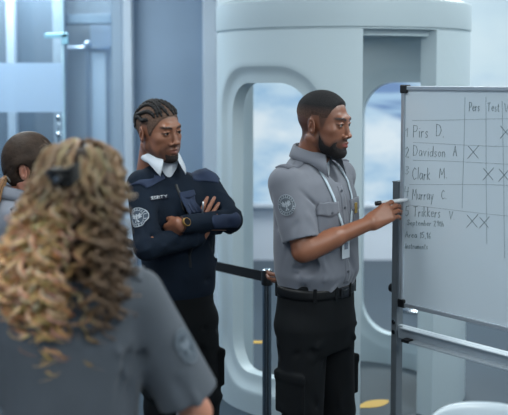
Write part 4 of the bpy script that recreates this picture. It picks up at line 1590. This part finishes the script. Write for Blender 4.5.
xq = nd.new('ShaderNodeMath'); xq.operation = 'MULTIPLY'; lk.new(xm.outputs[0], xq.inputs[0]); lk.new(xe.outputs[0], xq.inputs[1])
mx2 = nd.new('ShaderNodeMix'); mx2.data_type = 'RGBA'
lk.new(xq.outputs[0], mx2.inputs['Factor']); lk.new(mx.outputs['Result'], mx2.inputs['A']); lk.new(c2.outputs['Color'], mx2.inputs['B'])
b.inputs['Base Color'].default_value = (.05, .05, .05, 1)
lk.new(mx2.outputs['Result'], b.inputs['Emission Color']); b.inputs['Emission Strength'].default_value = SKY_E
bm = bmesh.new(); add_box(bm, ((-.55 + XR) / 2, YF, (.60 + ZC) / 2), (XR + .55, .04, ZC - .60))
mural = bm_obj('sky_mural', bm, m)
tag(mural, 'large backlit panel of blue sky and clouds on the far wall', 'mural')
bm = bmesh.new(); add_box(bm, ((-.55 + XR) / 2, YF - .015, .585), (XR + .55, .07, .045)); struct('trim_1', bm, LOWP, .004)

# blue grey wall between the glass partition and the mural, with pale posts
def slab(name, px0, px1, y, th, m, z0=0.0, z1=ZC, bevel=.006, parent=None):
    a = P(px0, 200, y).x; c = P(px1, 200, y).x
    bm = bmesh.new(); add_box(bm, ((a + c) / 2, y + th / 2, (z0 + z1) / 2), (c - a, th, z1 - z0))
    return struct(name, bm, m, bevel, parent)


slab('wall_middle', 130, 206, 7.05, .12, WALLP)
slab('trim_2', 203, 217.5, 6.95, .16, FRAMEP, bevel=.02)
slab('trim_3', 124, 133.5, 6.92, .16, FRAMEP, bevel=.012)
slab('trim_4', 113, 124, 6.98, .12, mat('pale_frame_darker', (166, 182, 198), rough=.4), bevel=.008)  # darker second tone of the two-tone door frame
# return wall that closes the glass room on its right side
bm = bmesh.new(); add_box(bm, (P(133, 200, 7.1).x, 8.2, ZC / 2), (.08, 2.1, ZC)); struct('wall_return', bm, WALLP)

# glass partition
def glass(name, tint, gloss=.08, diff=0.0, dcol=(180, 200, 220)):
    m = bpy.data.materials.new(name); m.use_nodes = True
    nt = m.node_tree; nt.nodes.remove(nt.nodes['Principled BSDF'])
    out = nt.nodes['Material Output']
    t = nt.nodes.new('ShaderNodeBsdfTransparent'); t.inputs[0].default_value = (*lin(tint), 1)
    g = nt.nodes.new('ShaderNodeBsdfGlossy'); g.inputs['Roughness'].default_value = .03; g.inputs[0].default_value = (.9, .95, 1, 1)
    mx = nt.nodes.new('ShaderNodeMixShader'); mx.inputs[0].default_value = gloss
    nt.links.new(t.outputs[0], mx.inputs[1]); nt.links.new(g.outputs[0], mx.inputs[2])
    last = mx
    if diff:
        d = nt.nodes.new('ShaderNodeBsdfTranslucent'); d.inputs[0].default_value = (*lin(dcol), 1)
        d2 = nt.nodes.new('ShaderNodeBsdfDiffuse'); d2.inputs[0].default_value = (*lin(dcol), 1)
        a = nt.nodes.new('ShaderNodeMixShader'); nt.links.new(d.outputs[0], a.inputs[1]); nt.links.new(d2.outputs[0], a.inputs[2])
        m2 = nt.nodes.new('ShaderNodeMixShader'); m2.inputs[0].default_value = diff
        nt.links.new(mx.outputs[0], m2.inputs[1]); nt.links.new(a.outputs[0], m2.inputs[2]); last = m2
    nt.links.new(last.outputs[0], out.inputs[0])
    return m


GL1 = glass('clear_glass', (238, 243, 246), .10)
GL2 = glass('frosted_glass', (215, 228, 240), .05, .72, (196, 214, 230))
EDGE = mat('glass_edge', (176, 210, 226), rough=.2)
CHR = mat('chrome', (205, 215, 222), rough=.15, metal=1)
YG = 6.8
zf = lambda y: EYE - (y - 80) * YG / FPX
# fixed pane right of the seam
bm = bmesh.new(); a = P(67, 200, YG).x; c = P(114, 200, YG).x
add_box(bm, ((a + c) / 2, YG, ZC / 2), (c - a, .012, ZC)); struct('window_1', bm, GL1)
# swinging glass door at the left of the seam
xd0 = P(-70, 200, YG).x; xd1 = P(65, 200, YG).x
door = empty('glass_door', 'frameless glass door with a frosted band across it behind the women', 'door', (xd1, YG, 0))
door['kind'] = 'structure'
door.name = 'door_1'
bm = bmesh.new(); add_box(bm, ((xd0 - xd1) / 2, 0, ZC / 2), (xd1 - xd0, .012, ZC - .02)); bm_obj('pane', bm, GL1, door)
bm = bmesh.new(); add_box(bm, ((xd0 - xd1) / 2, -.009, (zf(63) + zf(112)) / 2), (xd1 - xd0, .003, zf(63) - zf(112))); bm_obj('frosted_band', bm, GL2, door)
bm = bmesh.new(); add_box(bm, (.0, 0, ZC / 2), (.016, .016, ZC - .02)); bm_obj('glass_edge', bm, EDGE, door)
fit = mat('fitting_steel', (150, 205, 228), rough=.25, metal=.3)
bm = bmesh.new(); add_box(bm, (-.045, -.012, zf(36)), (.17, .04, .035)); add_box(bm, (.02, -.012, zf(39)), (.045, .04, .085)); bm_obj('patch_fitting', bm, fit, door, bevel=.004)
for yy in (117, 134):
    bm = bmesh.new(); bmesh.ops.create_uvsphere(bm, u_segments=20, v_segments=12, radius=.024, matrix=Matrix.Translation((P(61, 200, YG).x - xd1, -.045, zf(yy))))
    add_cyl(bm, (P(61, 200, YG).x - xd1, -.045, zf(yy)), (P(61, 200, YG).x - xd1, 0, zf(yy)), .012)
    bm_obj('door_knob', bm, CHR, door, smooth=True)
bm = bmesh.new(); add_cyl(bm, (P(61, 200, YG).x - xd1, -.045, zf(112)), (P(61, 200, YG).x - xd1, -.045, zf(142)), .007); bm_obj('door_handle', bm, CHR, door, smooth=True)

# what stands behind the glass
slab('trim_5', 9, 17, 8.3, .1, FRAMEP)
slab('wall_inner', 17, 56, 8.5, .1, mat('dim_blue_paint', (94, 110, 126), rough=.7))
slab('wall_inner_2', -60, 9, 8.6, .1, mat('dark_blue_paint', (106, 120, 134), rough=.7)).name = 'wall_inner.001'
slab('trim_6', 55, 66, 8.45, .12, mat('mid_frame', (142, 158, 172), rough=.5))
zb_ = lambda y, d: EYE - (y - 80) * d / FPX
slab('wall_deep', 66, 116, 9.0, .1, mat('deep_blue_paint', (158, 172, 186), rough=.7))
slab('trim_7', 66, 113, 8.6, .2, mat('beam_paint', (112, 132, 150), rough=.6), z0=zb_(24, 8.6), z1=zb_(15, 8.6))
slab('window_2', 92, 112.5, 8.9, .05, mat('bright_pane', (176, 196, 216), rough=.3, emis=((176, 200, 222), .35)), z0=zb_(46, 8.9), z1=zb_(22, 8.9))
rail = empty('glass_balustrade', 'steel rail with glass panels behind the glass partition', 'railing', (P(90, 200, 8.0).x, 8.0, 0))
rx0 = P(70, 200, 8.0).x - rail.location.x; rx1 = P(112, 200, 8.0).x - rail.location.x
bm = bmesh.new(); add_cyl(bm, (rx0, 0, zb_(48.5, 8.0)), (rx1, 0, zb_(48.5, 8.0)), .022); bm_obj('handrail', bm, mat('rail_steel', (150, 165, 182), rough=.3, metal=.5), rail, smooth=True)
for px in (89.5, 109):
    x = P(px, 200, 8.0).x - rail.location.x
    bm = bmesh.new(); add_box(bm, (x, 0, zb_(48.5, 8.0) / 2), (.028, .028, zb_(48.5, 8.0))); bm_obj('post', bm, mat('rail_post', (112, 130, 150), rough=.4), rail)
bm = bmesh.new(); x0 = P(93, 200, 8.0).x - rail.location.x; x1 = P(107, 200, 8.0).x - rail.location.x
add_box(bm, ((x0 + x1) / 2, .02, (zb_(53, 8.0)) / 2 + .03), (x1 - x0, .012, zb_(53, 8.0) - .06)); bm_obj('panel', bm, mat('rail_panel', (206, 220, 232), rough=.3), rail)
bm = bmesh.new(); bmesh.ops.create_uvsphere(bm, u_segments=16, v_segments=10, radius=.04, matrix=Matrix.Translation((P(90, 200, 8.0).x - rail.location.x, 0, zb_(45, 8.0))))
bm_obj('finial', bm, MATS['rail_steel'], rail, smooth=True)

# ------------------------------------------------------------------ body scanner pod
PC = Vector((.528, 5.40, 0)); YS = .85; RO = .75; RI = .635
POD = mat('scanner_white', (188, 203, 209), rough=.38, noise=(1.5, .012))
POD2 = mat('scanner_inner_grey', (150, 164, 176), rough=.5)


def rr_dist(a, hw, hh, rad):
    d = (math.cos(a), math.sin(a)); lo = 0; hi = 5
    for _ in range(40):
        t = (lo + hi) / 2
        qx = abs(d[0] * t) - (hw - rad); qy = abs(d[1] * t) - (hh - rad)
        s = math.hypot(max(qx, 0), max(qy, 0)) + min(max(qx, qy), 0) - rad
        if s < 0: lo = t
        else: hi = t
    return (lo + hi) / 2


def pod_shell(name, th0, th1, z0, z1, hole, parent):
    tA, tB, zA, zB, rad = hole
    s = lambda deg: R(deg) * RO
    hc_ = ((s(tA) + s(tB)) / 2, (zA + zB) / 2); hw = (s(tB) - s(tA)) / 2; hh = (zB - zA) / 2
    angs = []
    base = [2 * PI * i / 160 for i in range(160)]
    corners = [math.atan2(z - hc_[1], x - hc_[0]) % (2 * PI) for x in (s(th0), s(th1)) for z in (z0, z1)]
    angs = sorted(set([round(a, 6) for a in base + corners]))
    n = len(angs)
    def rect(a):
        d = (math.cos(a), math.sin(a)); ts = []
        if d[0] > 1e-9: ts.append((s(th1) - hc_[0]) / d[0])
        if d[0] < -1e-9: ts.append((s(th0) - hc_[0]) / d[0])
        if d[1] > 1e-9: ts.append((z1 - hc_[1]) / d[1])
        if d[1] < -1e-9: ts.append((z0 - hc_[1]) / d[1])
        return min(ts)
    offs = [(0, .035), (.035, .030), (.070, .020), (.085, .004), (.095, 0)]
    V = []
    rings = []
    def put(ss, zz, r):
        th = ss / RO
        V.append((math.cos(th) * r, math.sin(th) * r * YS, zz)); return len(V) - 1
    for side in (0, 1):
        for o_, rec in offs:
            ring = []
            for a in angs:
                dd = rr_dist(a, hw + o_, hh + o_, rad + o_); dr = rect(a); dd = min(dd, dr * .985)
                r = RO - rec if side == 0 else RI + rec * .3
                ring.append(put(hc_[0] + math.cos(a) * dd, hc_[1] + math.sin(a) * dd, r))
            rings.append(ring)
        for k in range(1, 9):
            ring = []
            for a in angs:
                dr = rect(a); dd = min(rr_dist(a, hw + .095, hh + .095, rad + .095), dr * .985)
                t = k / 8; q = dd + (dr - dd) * t
                ring.append(put(hc_[0] + math.cos(a) * q, hc_[1] + math.sin(a) * q, RO if side == 0 else RI))
            rings.append(ring)
    nr = len(rings) // 2
    F = []
    for side in (0, 1):
        for k in range(nr - 1):
            A = rings[side * nr + k]; B = rings[side * nr + k + 1]
            for i in range(n):
                j = (i + 1) % n
                F.append((A[i], A[j], B[j], B[i]))
    for A, B in ((rings[0], rings[nr]), (rings[nr - 1], rings[2 * nr - 1])):
        for i in range(n):
            j = (i + 1) % n
            F.append((A[i], A[j], B[j], B[i]))
    bm = bmesh.new()
    vs = [bm.verts.new(v) for v in V]
    for f in F:
        try: bm.faces.new([vs[i] for i in f])
        except ValueError: pass
    bmesh.ops.recalc_face_normals(bm, faces=bm.faces[:])
    me = bpy.data.meshes.new(name); bm.to_mesh(me); bm.free()
    o = link(name, me, POD, parent)
    me.set_sharp_from_angle(angle=R(38))
    return o


pod = empty('body_scanner', 'white walk-through body scanner booth with rounded openings behind the two men', 'scanner', PC)
pod_shell('side_shell', 147, 273.5, .0, 2.150, (204, 252, .22, 1.865, .20), pod)
pod_shell('side_shell', -52, 78, .0, 2.150, (8, 73, .20, 1.865, .22), pod)


def ring_body(name, prof, m, seg=96):
    V, F = lathe(prof, seg)
    V = [(x, y * YS, z) for x, y, z in V]
    o = mesh_np(name, V, F, m, pod)
    o.data.set_sharp_from_angle(angle=R(35))
    return o


ring_body('canopy', [(.001, 2.190), (.60, 2.190), (.70, 2.152), (.742, 2.152), (.743, 2.162), (.752, 2.163), (.754, 2.168), (.754, 2.306), (.748, 2.313), (.738, 2.316), (.56, 2.385), (.50, 2.395), (.25, 2.42), (.001, 2.425)], POD)
ring_body('lintel', [(.615, 2.188), (.620, 2.120), (.690, 2.118), (.700, 2.175)], POD)
ring_body('ceiling_panel', [(.001, 2.150), (.56, 2.150), (.60, 2.185)], POD2)
ring_body('floor_mat', [(.001, .012), (.60, .012), (.63, .001)], mat('scanner_mat', (60, 72, 80), rough=.7, bump=(200, .3)))
# yellow foot marks on the mat
YEL = mat('yellow_marking', (205, 165, 70), rough=.6)
mb = MB()
for sx_ in (0, 1):
    c = P(373, 405, 5.08); cx_ = c.x - PC.x - sx_ * .20; cy_ = c.y - PC.y - sx_ * .02
    V = []; 
    for i in range(28):
        a = 2 * PI * i / 28
        l = .115 * math.cos(a); w = (.040 + .010 * math.cos(a) - .012 * math.cos(2 * a)) * math.sin(a)
        V.append((cx_ + l * math.cos(.55) - w * math.sin(.55), cy_ + l * math.sin(.55) + w * math.cos(.55), .0145))
    mb.add((V, [tuple(range(28))]))
mb.build('foot_mark', YEL, pod, smooth=False)

# yellow line on the floor beyond the scanner
bm = bmesh.new(); p = P(246, 347, 6.6); add_box(bm, (p.x + .03, 6.35, .002), (.30, .05, .003))
tag(bm_obj('floor_tape', bm, YEL), 'thin yellow line of tape on the floor beyond the scanner', 'tape')

# ------------------------------------------------------------------ barrier posts
POSTM = mat('dark_steel', (140, 147, 154), rough=.25, metal=1)
BLK = mat('black_plastic', (16, 18, 21), rough=.45)


def barrier(loc, label, h=.985):
    t = empty('barrier_post', label, 'barrier post', loc, 0, 'retractable barrier posts')
    V, F = lathe([(.001, 0), (.165, 0), (.17, .008), (.16, .02), (.05, .038), (.03, .045), (.001, .045)], 40); mesh_np('base', V, F, POSTM, t)
    V, F = lathe([(.001, .04), (.022, .04), (.022, h - .055), (.001, h - .055)], 28); o = mesh_np('pole', V, F, POSTM, t); o.data.set_sharp_from_angle(angle=R(40))
    V, F = lathe([(.001, h - .07), (.0265, h - .07), (.0275, h - .066), (.0275, h - .006), (.024, h), (.001, h)], 28); o = mesh_np('head', V, F, BLK, t); o.data.set_sharp_from_angle(angle=R(40))
    V, F = lathe([(.001, h + .001), (.0225, h + .0005), (.022, h + .004), (.001, h + .005)], 28); mesh_np('cap', V, F, CHR, t)
    return t


s1 = P(267, 300, 4.2); s1 = Vector((s1.x, 4.2, 0))
s2 = Vector((s1.x - .985, 4.2 + 1.17, 0))
s3 = P(417, 300, 7.3); s3 = Vector((s3.x, 7.3, 0))
barrier(s1, 'steel barrier post with black head standing between the two men')
barrier(s2, 'barrier post behind the curly haired woman holding the far end of the belt')
barrier(s3, 'barrier post seen far through the right opening of the scanner')
d = (s2 - s1).normalized(); a = s1 + d * .029; c = s2 - d * .029
bm = bmesh.new()
n_ = Vector((-d.y, d.x, 0)) * .0015
for k in range(12):
    p0 = a.lerp(c, k / 12); p1 = a.lerp(c, (k + 1) / 12)
    z_ = lambda t: .950 - .012 * 4 * t * (1 - t)
    q = []
    for pp, t in ((p0, k / 12), (p1, (k + 1) / 12)):
        for sg in (1, -1):
            for dz in (-.024, .024):
                q.append(bm.verts.new(pp + n_ * sg + Vector((0, 0, z_(t) + dz))))
    for f in ((0, 1, 5, 4), (2, 3, 7, 6), (1, 3, 7, 5), (0, 2, 6, 4)):
        bm.faces.new([q[i] for i in f])
tag(bm_obj('barrier_belt', bm, mat('belt_black', (13, 15, 19), rough=.7)), 'black retractable belt stretched between two barrier posts', 'belt')

# ------------------------------------------------------------------ whiteboard
ZT = P(403, 86, 3.6).z; ZB = P(401, 305.5, 3.6).z
WW = 1.5
wb = empty('whiteboard', 'whiteboard with handwritten names and crosses on an aluminium stand', 'whiteboard', (B0.x, B0.y, 0), math.atan2(BDIR.y, BDIR.x))
# local x along the board, local -y = out of the written face
ALU = mat('aluminium', (178, 186, 194), rough=.35, metal=.5)
ALU2 = mat('grey_aluminium', (112, 120, 126), rough=.4, metal=.3)
zc = (ZT + ZB) / 2; hh_ = ZT - ZB
bm = bmesh.new(); add_box(bm, (WW / 2, .008, zc), (WW - .02, .012, hh_ - .02)); bd = bm_obj('board', bm, mat('board_white', (206, 218, 226), rough=.18, coat=.3), wb)
bm = bmesh.new()
add_box(bm, (WW / 2, .006, ZT - .008), (WW, .024, .016)); add_box(bm, (WW / 2, .006, ZB + .008), (WW, .024, .016))
add_box(bm, (.008, .006, zc), (.016, .024, hh_)); add_box(bm, (WW - .008, .006, zc), (.016, .024, hh_)); bm_obj('frame', bm, ALU, wb, bevel=.002)
for x in (.012, WW - .012):
    for z in (ZT - .012, ZB + .012):
        bm = bmesh.new(); add_box(bm, (x, .006, z), (.034, .030, .034)); bm_obj('corner_cap', bm, BLK, wb, bevel=.004)
zp = 1.468
for i, x in enumerate((-.030, WW + .030)):
    bm = bmesh.new(); add_box(bm, (x, .022, (zp + .06) / 2), (.030, .040, zp - .06)); add_box(bm, (x, .022, zp), (.034, .044, .006)); bm_obj('post', bm, ALU2, wb, bevel=.003)
    bm = bmesh.new(); add_box(bm, (x, .022, .060), (.040, .60, .035)); ft = bm_obj('foot', bm, ALU2, wb, bevel=.004)
    for yy in (-.25, .295):
        bm = bmesh.new(); add_cyl(bm, (x - .012, yy, .025), (x + .012, yy, .025), .025); add_box(bm, (x, yy, .045), (.03, .03, .02)); bm_obj('castor', bm, BLK, ft)
    bm = bmesh.new(); zk = P(391, 291, 3.6).z; sgn = -1 if i == 0 else 1
    add_cyl(bm, (x, .022, zk), (x + sgn * .035, .022, zk), .015, .018); bm_obj('knob', bm, BLK, wb, smooth=False, bevel=.002)
    for yy in (323.5, 333.5):
        bm = bmesh.new(); zk = P(396, yy, 3.6).z; add_cyl(bm, (x, -.002, zk), (x, .004, zk), .009, seg=12); bm_obj('bolt', bm, CHR, wb)
z1 = P(400, 326, 3.6).z; z0 = P(400, 339, 3.6).z
bm = bmesh.new(); add_box(bm, (WW / 2, .022, (z0 + z1) / 2), (WW + .03, .022, z1 - z0)); add_box(bm, (WW / 2 + .02, -.004, z0 + .005), (WW - .10, .044, .008))
add_box(bm, (WW / 2, -.0, z1 - .004), (WW - .02, .030, .006))
bm_obj('pen_tray', bm, mat('tray_aluminium', (178, 188, 196), rough=.35, metal=.2), wb, bevel=.002)
bm = bmesh.new(); add_box(bm, (.050, -.010, z0 + .006), (.036, .036, .012)); bm_obj('tray_end', bm, BLK, wb, bevel=.002)

MW = Matrix.Translation((B0.x, B0.y, 0)) @ Matrix.Rotation(math.atan2(BDIR.y, BDIR.x), 4, 'Z')
MWi = MW.inverted()


def bu(px, py):
    p = MWi @ onboard(px, py)
    return p.x, p.z


INK = mat('ink_green_grey', (92, 113, 119), rough=.6)
ruled = MB(); hr = random.Random(5)


def stroke(pts, r=.0011, ink=None):
    r *= .72
    ink.add(tube([(x, .0015, z) for x, z in pts], r, 5))


def line(px0, py0, px1, py1, w=.5, r=.0008):
    pts = []
    for i in range(13):
        t = i / 12
        pts.append(bu(px0 + (px1 - px0) * t + (w * math.sin(t * 5 + px0) * .3 if px0 == px1 or abs(px1 - px0) < 20 else 0),
                      py0 + (py1 - py0) * t + (w * math.sin(t * 5.5 + py0) if abs(px1 - px0) > 20 else 0)))
    stroke(pts, r, ruled)


def write(text, px0, px1, py, cap, r=.0012, slant=.06):
    st, w = strokes(text, 1.0, slant=slant, wob=.04, r=hr)
    ink = MB()
    for s in st:
        pts = []
        for a, b_ in s:
            fx = px0 + (px1 - px0) * a / w
            pts.append(bu(fx, py + (px1 - px0) * a / w * .04 - b_ * cap))
        stroke(pts, r, ink)
    ink.build('handwriting', INK, wb)


for l in ((412, 120, 540, 119), (413, 143, 540, 147.5), (413, 160.5, 540, 165), (409, 184, 540, 186), (408, 205.5, 540, 219)):
    line(*l)
for l in ((464.8, 97, 462, 208), (485.5, 97, 486.5, 244), (502, 101, 504.5, 258), (521, 99, 523, 262)):
    line(*l)
write('1', 405, 409, 137, 9); write('Pirs', 413, 429, 137.5, 12, .0014); write('D.', 436, 445, 136.5, 12, .0014)
write('2', 405, 410, 157, 10, .0018); write('Davidson', 413, 446, 156, 10.5); write('A', 453, 457.5, 155.5, 10, .0014)
write('3', 405, 410, 174, 8); write('Clark', 412, 431, 179.5, 12, .0014); write('M.', 439, 448, 178, 10)
write('4', 404, 410, 196, 10); write('Murray', 412, 434, 199.5, 11); write('C.', 441, 447, 199, 9)
write('5', 405, 410, 216, 10, .0016); write('Trikkers', 413, 441, 216.5, 10, .0014); write('V.', 449, 455, 219, 8)
write('September 29th', 407, 444, 225, 5.5, .0013); write('Area 15,16', 405, 431, 237.5, 6, .0015); write('Instruments', 405, 428, 248.5, 5.5, .0013)
write('Pers', 469, 480, 111, 9, .0015); write('Test', 487, 500, 111, 8.5, .0013); write('Vid', 504, 516, 112, 8.5, .0013)
for (x, y, sz) in ((473, 152, 13), (505.5, 132, 13), (488, 174, 12), (504, 175, 13), (472, 221, 13), (484, 222.5, 11)):
    ink = MB()
    for s in strokes('X', 1.0)[0]:
        stroke([bu(x + (a - .4) * sz * 1.1, y + sz * .5 - b_ * sz) for a, b_ in s], .0014, ink)
    ink.build('cross_mark', INK, wb)
ruled.build('table_lines', mat('ink_faint', (132, 150, 158), rough=.6), wb)

# ------------------------------------------------------------------ white chair in the near right corner
ch = empty('plastic_chair', 'white plastic chair with rounded backrest below the whiteboard', 'chair', (.755, 2.76, 0), R(176))
CHM = mat('chair_white', (206, 218, 226), rough=.25)
V = []; F = []
nu, nv = 24, 14
for lay in (0, 1):
    for j in range(nv + 1):
        t = j / nv
        for i in range(nu + 1):
            s_ = -1 + 2 * i / nu
            # rounded top corners
            top = .785 - .05 * abs(s_) ** 4
            z = .44 + (top - .44) * t
            w = .215 * (1 - .05 * (1 - t)) * (1 - (.12 * max(0, (t - .8) / .2) ** 3))
            y = -.17 - .07 * t + .065 * s_ * s_ + (lay * .010) - (.012 * max(0, (t - .93) / .07) if lay == 0 else 0)
            V.append((s_ * w, y, z))
n1 = (nu + 1) * (nv + 1)
idc = lambda i, j, l: l * n1 + j * (nu + 1) + i
for l in (0, 1):
    for j in range(nv):
        for i in range(nu):
            F.append((idc(i, j, l), idc(i + 1, j, l), idc(i + 1, j + 1, l), idc(i, j + 1, l)))
for i in range(nu):
    for j in (0, nv): F.append((idc(i, j, 0), idc(i + 1, j, 0), idc(i + 1, j, 1), idc(i, j, 1)))
for j in range(nv):
    for i in (0, nu): F.append((idc(i, j, 0), idc(i, j + 1, 0), idc(i, j + 1, 1), idc(i, j, 1)))
bm = bmesh.new(); vs = [bm.verts.new(v) for v in V]
for f in F: bm.faces.new([vs[i] for i in f])
bm_obj('backrest', bm, CHM, ch, smooth=True)
Vs, Fs = sdf_mesh([U(rbox((0, .02, .440), (.215, .215, .014), .012)), S(ell((0, .03, .49), (.20, .19, .045)), .01), U(rc((-.18, -.18, .445), (.18, -.18, .445), .014, .014), .02)], .008)
mesh_np('seat', Vs, Fs, CHM, ch)
for sx_ in (-1, 1):
    for sy in (-1, 1):
        Vl, Fl = tube([(sx_ * .17, sy * .16, .435), (sx_ * .215, sy * .215, .0)], [.013, .010], 12)
        mesh_np('leg', Vl, Fl, METAL, ch)

# ------------------------------------------------------------------ ceiling panels that light the place
LG = 'square ceiling light panels'
LP = mat('light_panel', (235, 242, 250), rough=.5, emis=((232, 242, 255), 2.0))
for i, (x, y, lab, en) in enumerate(LIGHTS):
    t = empty('ceiling_light', lab, 'ceiling light', (x, y, ZC), 0, LG)
    bm = bmesh.new(); add_box(bm, (0, 0, -.012), (1.24, 1.24, .024)); bm_obj('frame', bm, FRAMEP, t)
    bm = bmesh.new(); add_box(bm, (0, 0, -.027), (1.16, 1.16, .006)); bm_obj('diffuser', bm, LP, t)
    l = bpy.data.lights.new('ceiling_lamp', 'AREA'); l.energy = en; l.shape = 'SQUARE'; l.size = 1.15; l.color = LCOL
    lo = bpy.data.objects.new('ceiling_lamp', l); COL.objects.link(lo); lo.parent = t; lo.location = (0, 0, -.034)

l = bpy.data.lights.new('scanner_fill', 'AREA'); l.energy = 2.0; l.shape = 'DISK'; l.size = .12; l.color = LCOL  # added fill light that brightens the booth interior
lo = bpy.data.objects.new('scanner_fill', l); COL.objects.link(lo); lo.parent = pod; lo.location = (0, 0, 2.14)
V, F = lathe([(.001, 2.146), (.09, 2.146), (.09, 2.150), (.001, 2.150)], 64)
mesh_np('fill_panel', V, F, LP, pod)  # glowing disc added along with the fill light
# ------------------------------------------------------------------ world, camera
w = bpy.data.worlds.new('world'); bpy.context.scene.world = w; w.use_nodes = True
bg = w.node_tree.nodes['Background']; bg.inputs[0].default_value = (.55, .7, .9, 1); bg.inputs[1].default_value = .5
cam = bpy.data.cameras.new('camera'); co = bpy.data.objects.new('camera', cam); COL.objects.link(co)
co.location = (0, 0, EYE); co.rotation_euler = (PI / 2 - PITCH, 0, 0)
cam.sensor_width = 36; cam.lens = FPX / 508 * 36
cam.shift_y = -(207.5 - PCY) / 508
cam.dof.use_dof = True; cam.dof.focus_distance = 3.62; cam.dof.aperture_fstop = 2.1; cam.dof.aperture_blades = 9
bpy.context.scene.camera = co
vs_ = bpy.context.scene.view_settings
vs_.view_transform = 'Standard'; vs_.look = 'None'; vs_.gamma = 1; vs_.use_curve_mapping = False
vs_.exposure = EXPO
